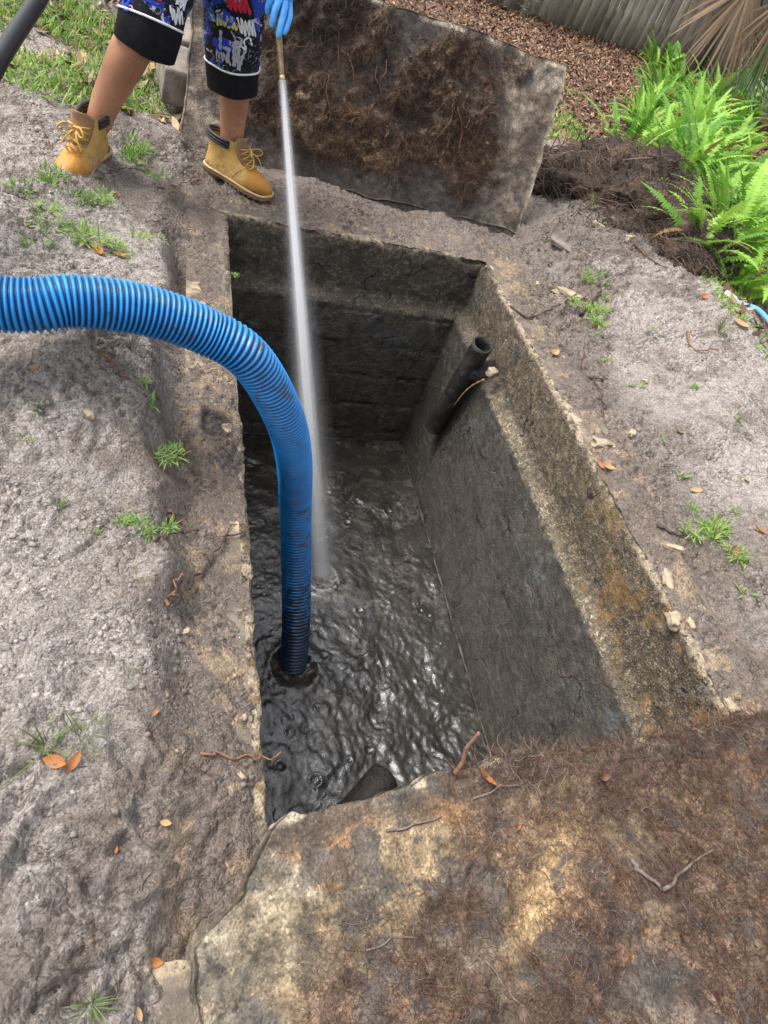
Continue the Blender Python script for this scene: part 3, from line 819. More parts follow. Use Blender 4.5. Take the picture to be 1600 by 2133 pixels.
Sg, Tg = np.meshgrid(s_v, t_v, indexing='ij')
NXg, NYg = near_xy(Sg, Tg)
class _F: pass
def _far(S): return NXg, NYg
V, Fq, Ft, ntop = slab_mesh(lambda S: (NXg, NYg), lambda S: (NXg, NYg), s_v, t_v, near_top, .004, .006, 1)
def near_colour(V):
    x, y = V[:, 0], V[:, 1]
    a = fbm(x * 3.3, y * 3.3, octv=4, s=631); b = fbm(x * 9, y * 9, octv=4, s=632); c = fbm(x * 5.5 + 3, y * 5.5, octv=3, s=633)
    tan = np.array((.25, .19, .115)); grey = np.array((.155, .14, .115)); rust = np.array((.24, .125, .055)); dk = np.array((.055, .052, .050)); mud = np.array((.125, .080, .055)); pale = np.array((.46, .42, .33))
    col = tan + 0 * V
    def mixin(col, k, c_): k = np.clip(k, 0, 1)[:, None]; return col * (1 - k) + c_ * k
    col = mixin(col, sst(-.1, .25, a), grey)
    col = mixin(col, sst(.10, .36, c) * .7, rust)
    col = mixin(col, sst(.10, .34, b + .3 * a) * .85, dk)
    col = mixin(col, sst(.34, .46, -b) * .45, pale)
    col = mixin(col, gs(x, y, .26, .27, .10, .10) * .55, np.array((.26, .21, .13)))
    col = mixin(col, sst(.15, .75, near_mask(x, y)) * .80, mud * (1 + 1.1 * fbm(x * 7, y * 7, octv=4, s=634))[:, None])
    col = mixin(col, np.exp(-(((x - .80) - .8 * (y - .27)) / .06) ** 2 - ((y - .265) / .12) ** 2) * .9, np.array((.36, .25, .125)))
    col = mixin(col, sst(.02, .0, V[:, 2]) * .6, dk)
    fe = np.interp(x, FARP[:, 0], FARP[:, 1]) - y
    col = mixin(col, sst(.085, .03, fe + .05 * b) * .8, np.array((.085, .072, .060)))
    col = mixin(col, sst(.02, .006, fe) * sst(.05, .25, fbm(x * 13, y * 4, octv=3, s=639)), np.array((.50, .44, .34)))
    sp_ = fbm(x * 26, y * 26, octv=4, s=636, gain=.65)
    col = col * (1 + .9 * sp_)[:, None]
    col = mixin(col, sst(.16, .30, fbm(x * 15, y * 15, octv=4, s=637) + .5 * sp_) * .8, dk * 1.2)
    return np.clip(col, .01, 1)
lid = thing('near_tank_lid', 'broken concrete tank lid in the foreground matted with fine brown roots', 'concrete lid', (.9, .1, .0))
off = np.array(lid.location)
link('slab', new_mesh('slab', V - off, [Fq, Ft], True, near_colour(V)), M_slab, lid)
g = np.random.default_rng(21)
def near_fibres(n, ymin, seed, **k):
    px, py = g.uniform(.30, 1.75, n * 6), g.uniform(ymin, .64, n * 6)
    yy = np.interp(px, FARP[:, 0], FARP[:, 1])
    ok = (py < yy + .004) & (g.uniform(0, 1, n * 6) < near_mask(px, py) ** 1.3)
    px, py = px[ok][:n], py[ok][:n]; n = len(px)
    b = np.stack([px, py, near_top(px, py) + .002], -1) - off
    nr = np.tile([0, 0, 1.0], (n, 1))
    return fibre_mat('root_mat', b, nr, np.zeros((n, 3)), n, seed=seed, **k)
rm = link('root_mat', near_fibres(24000, -.05, 31, lmin=.008, lmax=.070, rmin=.0003, rmax=.00070, cols=ROOTC, lift=.28, curl=.7), M_fibre, lid)
rm['kind'] = 'stuff'
# roots fraying over the pit edge
n = 1100
px = g.uniform(.66, 1.62, n); py = np.interp(px, FARP[:, 0], FARP[:, 1]) - g.uniform(0, .02, n)
b = np.stack([px, py, near_top(px, py)], -1) - off
fr = link('root_fringe', fibre_mat('root_fringe', b, np.tile([0, 0, 1.0], (n, 1)), np.tile([0, .9, 0], (n, 1)), n, .015, .065, .0004, .0009, ROOTC, 33, lift=.5), M_fibre, lid)
fr['kind'] = 'stuff'
# thicker grey roots lying on it
for pts, r in (([(1.005, .285), (1.0, .262), (1.04, .232), (1.055, .222)], .0055), ([(1.055, .222), (1.10, .240), (1.16, .262), (1.24, .285)], .0045),
               ([(.50, .395), (.56, .40), (.62, .41)], .003), ([(.70, .44), (.76, .455), (.80, .452)], .003), ([(.42, .20), (.47, .212), (.52, .204)], .002), ([(.64, .16), (.66, .13), (.68, .08)], .0022)):
    q = np.array([np.array(pts)[:, 0], np.array(pts)[:, 1]]).T
    tt = np.linspace(0, len(q) - 1, 16); qx = np.interp(tt, range(len(q)), q[:, 0]); qy = np.interp(tt, range(len(q)), q[:, 1])
    qx += .004 * vn(tt * 1.7, 0 * tt, s=77); qy += .004 * vn(tt * 1.9, 0 * tt, s=78)
    mb = MB(); mb.tube(np.stack([qx, qy, near_top(qx, qy) + r * 1.3], -1) - off, r * np.linspace(1, .5, 16), 6)
    mb.build('root', simple('grey_root', (.19, .155, .135), (.10, .075, .062), 60, .85, .5), lid)

# standing lid -----------------------------------------------------------
LW, LH, LT = 1.87, .845, .095
lid2 = thing('standing_tank_lid', 'large concrete tank lid stood on edge behind the pit, caked with roots', 'concrete lid', (.075, 3.775, -.035))
ex = np.array((1.848, -.113, 0)); ex /= np.linalg.norm(ex)
bk_ = np.array((-ex[1], ex[0], 0)); ey = .35 * bk_ + .937 * np.array((0, 0, 1)); ez = np.cross(ex, ey)
lid2.rotation_euler = Matrix(np.stack([ex, ey, ez], 1).tolist()).to_euler()
def st_mask(x, y):
    a_ = fbm(x * 4, y * 4, octv=4, s=651)
    m = sst(.22, .42, x + .16 * a_) * sst(1.70, 1.48, x + .20 * fbm(x * 5, y * 5, octv=4, s=652) + .10 * (y - .4))
    m = m * sst(.02, .26, y - .06 * (x - .6) + .16 * fbm(x * 6, y * 6, octv=4, s=653)) * sst(.88, .72, y + .14 * fbm(x * 6, y * 6, octv=4, s=654))
    m = m * (.35 + .65 * sst(-.30, .02, fbm(x * 6 + 9, y * 6, octv=4, s=655)))
    return m
def st_top(x, y):
    m = st_mask(x, y)
    z = LT + .006 * fbm(x * 5, y * 5, octv=3, s=661) + .004 * fbm(x * 25, y * 25, octv=2, s=662)
    return z + m * (.024 + .034 * fbm(x * 8, y * 8, octv=4, s=663) + .012 * fbm(x * 30, y * 30, octv=2, s=664))
s2 = np.linspace(0, 1, 190); t2 = np.linspace(0, 1, 90)
S2, T2 = np.meshgrid(s2, t2, indexing='ij')
X2 = LW * S2 + .010 * vn(0 * T2 + (S2 > .5) * 7, T2 * 9, s=671) * (np.abs(S2 - .5) * 2) ** 6
Y2 = LH * (1 - T2) + .012 * vn(S2 * 17, (T2 > .5) * 5.0, s=672) * (np.abs(T2 - .5) * 2) ** 6 + .03 * (T2) * (S2 - .5)
V, Fq, Ft, ntop = slab_mesh(lambda S: (X2, Y2), lambda S: (X2, Y2), s2, t2, st_top, 0.0, .005, 2)
x, y = V[:, 0], V[:, 1]
def st_colour(V):
    x, y = V[:, 0], V[:, 1]
    a = fbm(x * 3, y * 3, octv=4, s=681); b = fbm(x * 9, y * 9, octv=4, s=682)
    def mixin(col, k, c_): k = np.clip(k, 0, 1)[:, None]; return col * (1 - k) + np.array(c_) * k
    col = np.array((.29, .245, .20)) + 0 * V
    col = mixin(col, sst(0, .3, a) * .7, (.20, .155, .118))
    col = mixin(col, sst(.1, .35, b) * .8, (.10, .088, .078))
    col = mixin(col, sst(1.58, 1.50, x + .1 * b) * sst(.30, .40, x) * .85, (.074, .056, .044))          # dark stained middle
    col = mixin(col, sst(.30, .12, y) * sst(.3, .5, x) * sst(1.6, 1.4, x) * .5, (.10, .080, .070))
    m = st_mask(x, y)
    col = mixin(col, sst(.15, .75, m + .25 * b) * .92, (.098, .060, .040))
    col = mixin(col, sst(.3, .7, m) * sst(.0, .22, a + .5 * b) * .85, (.24, .145, .075))
    col = mixin(col, sst(.5, .9, m) * sst(.10, .26, b) * .8, (.33, .25, .16))
    col = mixin(col, sst(.1, .45, a) * sst(1.55, 1.65, x) * .6, (.40, .335, .26))
    fn_ = fbm(x * 22, y * 22, octv=4, s=684, gain=.65); col = col * (1 + 1.1 * fn_)[:, None]
    col = mixin(col, sst(.10, .32, fbm(x * 5, y * 14, octv=4, s=685)) * sst(1.45, 1.6, x) * .7, (.15, .105, .075))
    col = mixin(col, sst(.05, .3, fbm(x * 4 + 7, y * 4, octv=4, s=686)) * .6, (.045, .040, .037))
    col = mixin(col, sst(LH - .03, LH - .012, y) * sst(-.1, .3, b + .15), (.55, .48, .37))
    col = mixin(col, sst(LW - .022, LW - .008, x) * .6, (.42, .37, .30))
    return np.clip(col, .01, 1)
link('slab', new_mesh('slab', V, [Fq, Ft], True, st_colour(V)), M_slab, lid2)
n = 12000
px, py = g.uniform(.2, 1.7, n * 4), g.uniform(.05, .85, n * 4)
ok = g.uniform(0, 1, n * 4) < st_mask(px, py); px, py = px[ok][:n], py[ok][:n]; n = len(px)
b = np.stack([px, py, st_top(px, py) + .002], -1)
rm2 = link('root_mat', fibre_mat('root_mat', b, np.tile([0, 0, 1.0], (n, 1)), np.tile([0, -.7, 0], (n, 1)), n, .02, .10, .0008, .0017, [(.10, .055, .036), (.07, .042, .03), (.14, .078, .048), (.045, .032, .027), (.26, .18, .12), (.18, .10, .06)], 35, lift=.28, curl=.7), M_fibre, lid2)
rm2['kind'] = 'stuff'
for i in range(7):
    x0, y0 = g.uniform(.6, 1.35), g.uniform(.45, .68)
    tt = np.linspace(0, 1, 12); L = g.uniform(.12, .3); sl_ = g.uniform(-.5, .5)
    qx = x0 + sl_ * L * tt + .02 * vn(tt * 3, 0 * tt + i, s=90); qy = y0 - L * tt
    mb = MB(); mb.tube(np.stack([qx, qy, st_top(qx, qy) + .006 + .02 * np.sin(tt * 3)], -1), .0035 * np.linspace(1, .4, 12), 6)
    mb.build('root', simple('brown_root', (.16, .085, .05), (.08, .05, .035), 60, .85, .4), lid2)

# ------------------------------------------------------------------ suction hose
def spline(pts, n):
    """Catmull-Rom through pts, resampled evenly"""
    P = np.array(pts, float); P = np.vstack([2 * P[0] - P[1], P, 2 * P[-1] - P[-2]])
    out = []
    for i in range(1, len(P) - 2):
        t_ = np.linspace(0, 1, 40, endpoint=False)[:, None]
        a, b, c_, d = P[i - 1], P[i], P[i + 1], P[i + 2]
        out.append(.5 * (2 * b + (c_ - a) * t_ + (2 * a - 5 * b + 4 * c_ - d) * t_ ** 2 + (3 * b - a - 3 * c_ + d) * t_ ** 3))
    out.append(P[-2][None]); Q = np.concatenate(out)
    s_ = np.concatenate([[0], np.cumsum(np.linalg.norm(np.diff(Q, axis=0), axis=1))])
    if n < 1: n = max(int(s_[-1] / n), 2)
    u = np.linspace(0, s_[-1], int(n))
    return np.stack([np.interp(u, s_, Q[:, k]) for k in range(3)], -1), s_[-1]

def hose_material():
    t = NT('blue_hose'); v = t.coord('Object'); a = t.attr()
    sp = t.n('ShaderNodeSeparateColor'); t.l(a, sp.inputs[0])
    n1 = t.noise(v, 14, 6, .75); n2 = t.noise(v, 70, 4, .7)
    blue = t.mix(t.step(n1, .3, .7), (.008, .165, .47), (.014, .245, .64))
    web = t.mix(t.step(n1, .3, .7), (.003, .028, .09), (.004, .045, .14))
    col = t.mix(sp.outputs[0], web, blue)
    # dried mud smears, thicker near the wet end (blue channel holds the wetted length)
    k = t.math('MULTIPLY', t.step(t.noise(v, 13, 8, .8, .8), .54, .63), .85)
    col = t.mix(k, col, (.040, .042, .048))
    k2 = t.math('MULTIPLY', t.step(t.math('ADD', t.noise(v, 32, 5, .8), t.math('MULTIPLY', sp.outputs[2], .30)), .60, .76), .88)
    col = t.mix(k2, col, (.012, .013, .015))
    r = t.mix(t.step(n2, .3, .7), (.30,) * 3, (.48,) * 3)
    return t.finish(col, r, t.bump(n2, .25, .003), .5)
hp = [(-1.5, 1.30, .33), (-.75, 1.44, .405), (-.312, 1.452, .427), (-.169, 1.480, .445), (-.019, 1.515, .430), (.130, 1.535, .385), (.255, 1.535, .318),
      (.385, 1.575, .115), (.480, 1.660, -.14), (.557, 1.725, -.45), (.632, 1.690, -.80), (.680, 1.590, -1.08), (.705, 1.51, -1.30)]
P, Ltot = spline(hp, 10)
PITCH = .0185
nr = int(Ltot / .0125) * 12
P, _ = spline(hp, nr)
pit = np.interp(np.linspace(0, 1, nr), [0, .45, .62, 1], [.0128, .0130, .0150, .0178])      # ribs crowd together on the stiff upper run
ph = np.cumsum(Ltot / nr / pit)
w = (.5 + .5 * np.cos(2 * np.pi * ph)) ** .7
R_ = .0538 + .0075 * w
mb = MB(); mb.tube(P, R_, 36, cap=False)
V = np.concatenate(mb.V)
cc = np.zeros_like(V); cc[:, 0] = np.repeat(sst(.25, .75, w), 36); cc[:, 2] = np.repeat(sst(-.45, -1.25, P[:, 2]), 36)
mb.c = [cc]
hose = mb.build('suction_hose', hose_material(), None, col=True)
tag(hose, 'thick blue ribbed suction hose arching over the mud into the pit', 'hose')

# ------------------------------------------------------------------ the person
M_skin = None
def skin_material():
    t = NT('skin'); v = t.coord('Object')
    n1 = t.noise(v, 9, 4, .6); n2 = t.noise(v, 120, 3, .6)
    col = t.mix(t.step(n1, .3, .7), (.39, .195, .112), (.28, .125, .070))
    col = t.mix(t.math('MULTIPLY', t.step(t.noise(v, 30, 5, .7), .55, .68), .45), col, (.15, .075, .048))
    return t.finish(col, .52, t.bump(n2, .15, .002), .4)
person = thing('person', 'worker in patterned shorts and tan boots hosing out the pit', 'person', (.05, 3.25, .05))
PO = np.array(person.location)

def skin_object(name, verts, edges, radii, mat_, parent, root=0, levels=2, flat=None):
    me = bpy.data.meshes.new(name + '_cage')
    me.from_pydata([tuple(np.array(v) - PO) for v in verts], edges, [])
    o = bpy.data.objects.new(name + '_cage', me); C.objects.link(o)
    o.modifiers.new('skin', 'SKIN')
    sk = me.skin_vertices[0].data
    for i, r in enumerate(radii):
        sk[i].radius = (r, r) if not hasattr(r, '__len__') else r
        sk[i].use_root = (i == root)
    o.modifiers['skin'].use_smooth_shade = True
    sb = o.modifiers.new('sub', 'SUBSURF'); sb.levels = levels; sb.render_levels = levels
    dg = bpy.context.evaluated_depsgraph_get()
    m2 = bpy.data.meshes.new_from_object(o.evaluated_get(dg)); m2.name = name
    bpy.data.objects.remove(o); bpy.data.meshes.remove(me)
    m2.materials.clear()
    for p_ in m2.polygons: p_.use_smooth = True
    return link(name, m2, mat_, parent)

ankL, kneeL, hipL = (.288, 3.400, .10), (.250, 3.385, .545), (.205, 3.40, .93)
ankR, kneeR, hipR = (-.268, 3.10, .185), (-.098, 3.075, .640), (-.005, 3.34, .95)
bodyV = [(.10, 3.37, .98),                                                  # 0 pelvis
         hipL, (.235, 3.39, .74), kneeL, (.270, 3.425, .40), (.282, 3.42, .22), ankL,      # 1-6
         hipR, (-.055, 3.19, .80), kneeR, (-.152, 3.10, .50), (-.228, 3.10, .32), ankR,  # 7-12
         (.11, 3.35, 1.14), (.12, 3.31, 1.34), (.13, 3.27, 1.46), (.135, 3.24, 1.55), (.14, 3.21, 1.62), (.142, 3.19, 1.72),   # 13-18
         (.31, 3.27, 1.43), (.435, 3.22, 1.18), (.405, 3.10, .95),          # 19-21 left arm
         (-.05, 3.27, 1.43), (-.15, 3.16, 1.19), (.10, 3.06, 1.12)]         # 22-24 right arm
bodyE = [(0, 1), (1, 2), (2, 3), (3, 4), (4, 5), (5, 6), (0, 7), (7, 8), (8, 9), (9, 10), (10, 11), (11, 12), (0, 13), (13, 14), (14, 15), (15, 16), (16, 17), (17, 18),
         (15, 19), (19, 20), (20, 21), (15, 22), (22, 23), (23, 24)]
bodyR = [.125, .085, .075, .066, .074, .058, .046, .085, .075, .068, .078, .058, .047, .12, .13, .09, .052, .085, .095, .055, .043, .032, .055, .043, .032]
body = skin_object('body', bodyV, bodyE, bodyR, skin_material(), person)
# head details and hair
M_hair = simple('dark_hair', (.018, .014, .011), (.035, .028, .022), 90, .7, .6, 200)
def ell(mb, c_, r, seg=14, rings=10, fun=None):
    th = np.linspace(0, np.pi, rings); ph_ = np.linspace(0, 2 * np.pi, seg, endpoint=False)
    RR = []
    for t_ in th:
        st_ = max(math.sin(t_), 1e-3)
        RR.append(np.stack([r[0] * st_ * np.cos(ph_), r[1] * st_ * np.sin(ph_), np.full(seg, r[2] * math.cos(t_))], -1) + np.asarray(c_))
    mb.loft(RR, (False, False))
hc = np.array((.142, 3.18, 1.70)) - PO
mb = MB(); ell(mb, hc + (0, .022, .045), (.092, .105, .092)); mb.build('hair', M_hair, person)
mb = MB()
mb.loft([np.array([(-.016, 0, -.012), (.016, 0, -.012), (0, .004, .035)]) + hc + (0, -.098, -.02), np.array([(-.009, 0, -.008), (.009, 0, -.008), (0, 0, .0)]) + hc + (0, -.125, -.025)])
mb.build('nose', body.data.materials[0], person)
for s_ in (-1, 1):
    mb = MB(); ell(mb, hc + (s_ * .034, -.086, .010), (.014, .012, .010)); mb.build('eye', simple('eye_white', (.7, .68, .65), (.6, .58, .55), 9, .2, 0), person)
    mb = MB(); ell(mb, hc + (s_ * .095, .01, -.005), (.012, .022, .032)); mb.build('ear', body.data.materials[0], person)
mb = MB(); ell(mb, hc + (0, -.088, -.062), (.026, .012, .008)); mb.build('mouth', simple('lips', (.28, .09, .07), None, 9, .5, 0), person)

# T-shirt (out of frame)
M_shirt = simple('dark_shirt', (.03, .032, .038), (.022, .024, .03), 30, .9, .4, 300)
skin_object('shirt', [(.11, 3.36, 1.0), (.11, 3.35, 1.14), (.12, 3.31, 1.33), (.13, 3.275, 1.46), (.31, 3.27, 1.435), (.385, 3.24, 1.29), (-.05, 3.27, 1.435), (-.11, 3.21, 1.30)],
            [(0, 1), (1, 2), (2, 3), (3, 4), (4, 5), (3, 6), (6, 7)], [.165, .155, .165, .115, .085, .07, .085, .07], M_shirt, person)

# shorts: one mesh of two wide legs meeting in a low crotch, then cuffs, piping and the print
def leg_rings(axis, rx, ry, up, n=40, seg=48, seed=0, fold=.012):
    """rings along a centre line; returns function (u,v)->point too"""
    A, _ = spline(axis, n)
    tt = np.linspace(0, 1, n); kx = np.linspace(0, 1, len(rx))
    RX = np.interp(tt, kx, rx); RY = np.interp(tt, kx, ry)
    tan = np.gradient(A, axis=0); tan /= np.linalg.norm(tan, axis=1)[:, None]
    th = np.linspace(0, 2 * np.pi, seg, endpoint=False)
    rings = []
    fwd = np.array((.0, -1.0, 0))
    for i in range(n):
        f_ = fwd - tan[i] * (fwd @ tan[i]); f_ /= np.linalg.norm(f_)
        s_ = np.cross(f_, tan[i])
        wob = 1 + fold / .1 * (.35 * np.sin(th * 3 + tt[i] * 5 + seed) + .25 * np.sin(th * 5 - tt[i] * 9 + seed * 2) + .4 * fbm(np.cos(th) * 1.6 + seed, np.sin(th) * 1.6, tt[i] * 4, 3, 700 + seed))
        rings.append(A[i] + (RX[i] * wob * np.sin(th))[:, None] * s_ + (RY[i] * wob * np.cos(th))[:, None] * f_)
    return np.array(rings)                       # (n, seg, 3), th=0 faces forward (towards the camera)
axL = [(.255, 3.40, .392), (.248, 3.395, .48), (.240, 3.39, .59), (.222, 3.385, .74), (.19, 3.38, .90), (.15, 3.37, 1.02)]
axR = [(-.092, 3.085, .545), (-.078, 3.085, .615), (-.065, 3.125, .71), (-.03, 3.20, .80), (.02, 3.30, .92), (.06, 3.36, 1.02)]
rgL = leg_rings(axL, [.108, .113, .122, .135, .140, .135], [.105, .110, .115, .125, .14, .13], 0, seed=1)
rgR = leg_rings(axR, [.108, .112, .120, .132, .140, .135], [.105, .110, .115, .125, .14, .13], 0, seed=4)
M_cuff = simple('black_jersey', (.006, .006, .007), (.011, .011, .013), 40, .85, .5, 350, spec=.15, dist=.002)
def shorts_material():
    t = NT('printed_fleece'); v = t.coord('Object')
    wv = t.noise(v, 8, 3, .6, 1.2); w2 = t.noise(v, 15, 3, .6, 2.0); w3 = t.noise(v, 22, 2, .6, 3.0)
    col = t.mix(t.step(wv, .54, .58), (.008, .009, .012), (.014, .050, .34))
    col = t.mix(t.math('MULTIPLY', t.step(w2, .60, .63), t.step(w2, .70, .67)), col, (.42, .43, .46))
    col = t.mix(t.math('MULTIPLY', t.step(w3, .62, .64), .8), col, (.16, .17, .20))
    return t.finish(col, .8, t.bump(t.noise(v, 320, 3, .6), .3, .002), .2)
M_print = shorts_material()
CUT = 6                                          # rings below this are the cuff
sh = MB(); sh.loft(rgL[CUT:] - PO, (False, False)); sh.loft(rgR[CUT:] - PO, (False, False))
hipc = []
for k, (z, rx_, ry_) in enumerate(((.86, .225, .165), (.93, .215, .165), (1.0, .195, .15), (1.06, .18, .14))):
    th = np.linspace(0, 2 * np.pi, 48, endpoint=False)
    hipc.append(np.stack([.105 + rx_ * np.cos(th), 3.365 + ry_ * np.sin(th), np.full(48, z)], -1) - PO)
sh.loft(hipc, (True, True))
shorts = sh.build('shorts', M_print, person)
for rg in (rgL, rgR):
    mb = MB()
    inner = rg[:CUT + 1][::-1]; cen = inner.mean(1, keepdims=True)
    mb.loft(rg[:CUT + 1][::-1] - PO, (False, False))
    ins = (cen + (inner - cen) * .95)[::-1]
    mb.loft(ins - PO, (False, False))
    mb.loft(np.array([rg[0], ins[0]]) - PO, (False, False))
    mb.build('cuff', M_cuff, shorts)
    pp = np.concatenate([rg[CUT], rg[CUT][:2]])
    mb = MB(); cen = pp.mean(0); mb.tube(cen + (pp - cen) * 1.012 - PO, .0042, 6, cap=False)
    mb.build('piping', simple('white_piping', (.75, .75, .74), (.6, .6, .6), 50, .7, 0), shorts)

# the sprayed lettering and scribbles of the print lie on the cloth
def on_cloth(rg, u, v, lift=.0022):
    """u: angle in turns (0 = front, + towards the wearer's left), v: 0 at cuff seam .. 1 at hip"""
    n, seg, _ = rg.shape
    fu = (np.asarray(u) % 1.0) * seg; fv = np.clip(CUT + np.asarray(v) * (n - 1 - CUT), 0, n - 1.001)
    i = fv.astype(int); j = fu.astype(int) % seg; a = fv - i; b = fu - fu.astype(int)
    j2 = (j + 1) % seg
    p = ((rg[i, j].T * (1 - b) + rg[i, j2].T * b) * (1 - a) + (rg[i + 1, j].T * (1 - b) + rg[i + 1, j2].T * b) * a).T
    c_ = rg[i].mean(1)
    d = p - c_; d /= np.linalg.norm(d, axis=1)[:, None]
    return p + d * lift, d
def scribble(mbs, rg, pts, wd, key):
    q, L_ = spline([(a, b, 0) for a, b in pts], max(6 * len(pts), 8))
    p, d = on_cloth(rg, q[:, 0], q[:, 1], .0018 + .0006 * random.random())
    tn = np.gradient(p, axis=0); tn /= np.linalg.norm(tn, axis=1)[:, None] + 1e-9
    side = np.cross(d, tn); side /= np.linalg.norm(side, axis=1)[:, None] + 1e-9
    wv = wd * (1 + .3 * np.sin(np.arange(len(p)) * 1.3))
    Vv, Q = ribbons((p - PO)[None], wv[None], side[None])
    mbs.setdefault(key, []).append((Vv, Q))
INK = {'white': (.72, .73, .76), 'grey': (.36, .37, .40), 'red': (.52, .012, .040), 'yellow': (.62, .60, .05), 'sky': (.05, .17, .50), 'royal': (.010, .045, .45), 'black': (.008, .008, .010)}
mbs = {}
random.seed(5)
def zig(u0, v0, du, n, amp, slant=.01):
    return [(u0 + du * k / n + (slant if k % 2 else 0), v0 + (amp if k % 2 else 0) + random.uniform(-.01, .01)) for k in range(n + 1)]
# H, W on the wearer's left leg just above the cuff
for st_ in ([(.085, .10), (.082, .26)], [(.040, .06), (.036, .21)], [(.098, .16), (.028, .15)],
            [(.010, .20), (.004, .05)], [(.004, .05), (-.016, .17)], [(-.016, .17), (-.022, .03)], [(-.022, .03), (-.050, .17)]):
    st_ = [(a, b) for a, b in st_]; scribble(mbs, rgL, [st_[0], ((st_[0][0] + st_[1][0]) / 2 + .002, (st_[0][1] + st_[1][1]) / 2), st_[1]], .0062, 'grey')
for rg, sgn in ((rgL, 1), (rgR, -1)):
    for k in range(6):      # blue and black blots underneath
        scribble(mbs, rg, zig(random.uniform(-.25, .2), random.uniform(.0, .8), random.uniform(-.10, .10), 3, .05), random.uniform(.010, .02), random.choice(('royal', 'royal', 'black')))
    for k in range(7):
        scribble(mbs, rg, zig(random.uniform(-.22, .2), random.uniform(.05, .85), .09, 8, .07), .0030, random.choice(('white', 'sky', 'grey')))
    for k in range(9):
        u0, v0 = random.uniform(-.24, .22), random.uniform(.05, .9)
        scribble(mbs, rg, [(u0, v0), (u0 + .02, v0 + .05), (u0 + .045, v0 + .02), (u0 + .03, v0 - .03), (u0 + .06, v0 - .01)], .0035, random.choice(('white', 'grey', 'sky', 'white')))
scribble(mbs, rgL, zig(-.06, .40, .10, 9, .10, .02), .0046, 'red'); scribble(mbs, rgL, zig(-.05, .50, .09, 7, .07, .02), .0042, 'red')
scribble(mbs, rgL, zig(.0, .29, .10, 10, .05, .01), .004, 'yellow'); scribble(mbs, rgL, zig(.05, .30, .06, 6, .06, .0), .003, 'sky')
scribble(mbs, rgL, zig(-.02, .66, .14, 8, .16, .0), .0065, 'white'); scribble(mbs, rgL, zig(-.10, .26, .08, 9, .10, .02), .0035, 'white')
scribble(mbs, rgL, zig(.10, .45, .06, 7, .10, .02), .004, 'white')
scribble(mbs, rgR, zig(-.02, .10, .14, 10, .12, .03), .0060, 'red'); scribble(mbs, rgR, zig(.01, .26, .10, 7, .10, .03), .0052, 'red')
scribble(mbs, rgR, zig(-.14, .12, .10, 9, .11, .0), .005, 'white'); scribble(mbs, rgR, zig(-.10, .30, .10, 8, .12, .0), .004, 'sky')
scribble(mbs, rgR, zig(-.05, .44, .08, 8, .07, .0), .004, 'yellow'); scribble(mbs, rgR, zig(-.16, .03, .07, 7, .07, .02), .004, 'white')
for k_, m_ in mbs.items():
    ink = simple('ink_' + k_, INK[k_], tuple(c_ * .75 for c_ in INK[k_]), 60, .8, 0)
    for Vv, Q in m_:
        link('print_stroke', new_mesh('print_stroke', Vv, Q), ink, shorts)

# boots -----------------------------------------------------------------
M_nub = None
def nubuck():
    t = NT('tan_nubuck'); v = t.coord('Object')
    n1 = t.noise(v, 14, 5, .7); n2 = t.noise(v, 160, 4, .7)
    sp = t.n('ShaderNodeSeparateXYZ'); t.l(v, sp.inputs[0])
    col = t.mix(t.step(n1, .3, .7), (.56, .35, .105), (.43, .26, .08))
    # soaked toe is deeper orange and glossier; splashed mud near the sole
    wetk = t.step(t.math('ADD', sp.outputs[1], t.math('MULTIPLY', t.math('SUBTRACT', n1, .5), .08)), .185, .23)
    col = t.mix(wetk, col, t.mix(n1, (.34, .150, .020), (.50, .235, .035)))
    mudk = t.math('MULTIPLY', t.step(t.math('ADD', t.noise(v, 40, 5, .75), t.math('MULTIPLY', sp.outputs[2], -1.6)), .40, .56), .75)
    col = t.mix(mudk, col, (.16, .12, .09))
    r = t.mix(wetk, (.88,) * 3, (.50,) * 3)
    return t.finish(col, r, t.bump(t.math('ADD', t.math('MULTIPLY', n2, .3), t.noise(v, 30, 4, .6, 1.0)), .55, .008), .35)
M_nub = nubuck()
M_sole = simple('gum_sole', (.20, .115, .065), (.13, .080, .052), 30, .7, .4)
M_welt = simple('pale_welt', (.50, .36, .18), (.36, .26, .14), 40, .75, .3)
M_lace = simple('yellow_lace', (.60, .38, .085), (.48, .29, .06), 120, .8, .4, 400, dist=.002)
M_col = simple('collar_leather', (.016, .015, .015), (.03, .028, .027), 60, .45, .4, 220)
M_tong = simple('tongue_leather', (.30, .185, .095), (.24, .14, .075), 40, .8, .3)
M_eye = simple('brass_eyelet', (.45, .33, .16), None, 60, .35, 0, metal=1)

def foot_outline(n=48, grow=0.0, z=0):
    """plan of the sole: heel at y=0, toe at y=.30"""
    y = np.array([0, .006, .02, .045, .08, .12, .16, .20, .24, .265, .285, .297, .302])
    wr = np.array([0, .017, .028, .036, .037, .0365, .041, .0475, .0495, .047, .040, .026, 0])     # outer
    wl = np.array([0, .017, .028, .036, .0345, .032, .037, .045, .0475, .044, .036, .022, 0])      # inner
    a = np.linspace(0, 1, n // 2, endpoint=False)
    ya = .151 - .151 * np.cos(a * np.pi)
    R1 = np.stack([np.interp(ya, y, wr) + grow * np.sin(a * np.pi) ** .4, ya + grow * -np.cos(a * np.pi)], -1)
    yb = .151 + .151 * np.cos(a * np.pi)
    L1 = np.stack([-np.interp(yb, y, wl) - grow * np.sin(a * np.pi) ** .4, yb + grow * np.cos(a * np.pi)], -1)
    return np.concatenate([R1, L1])

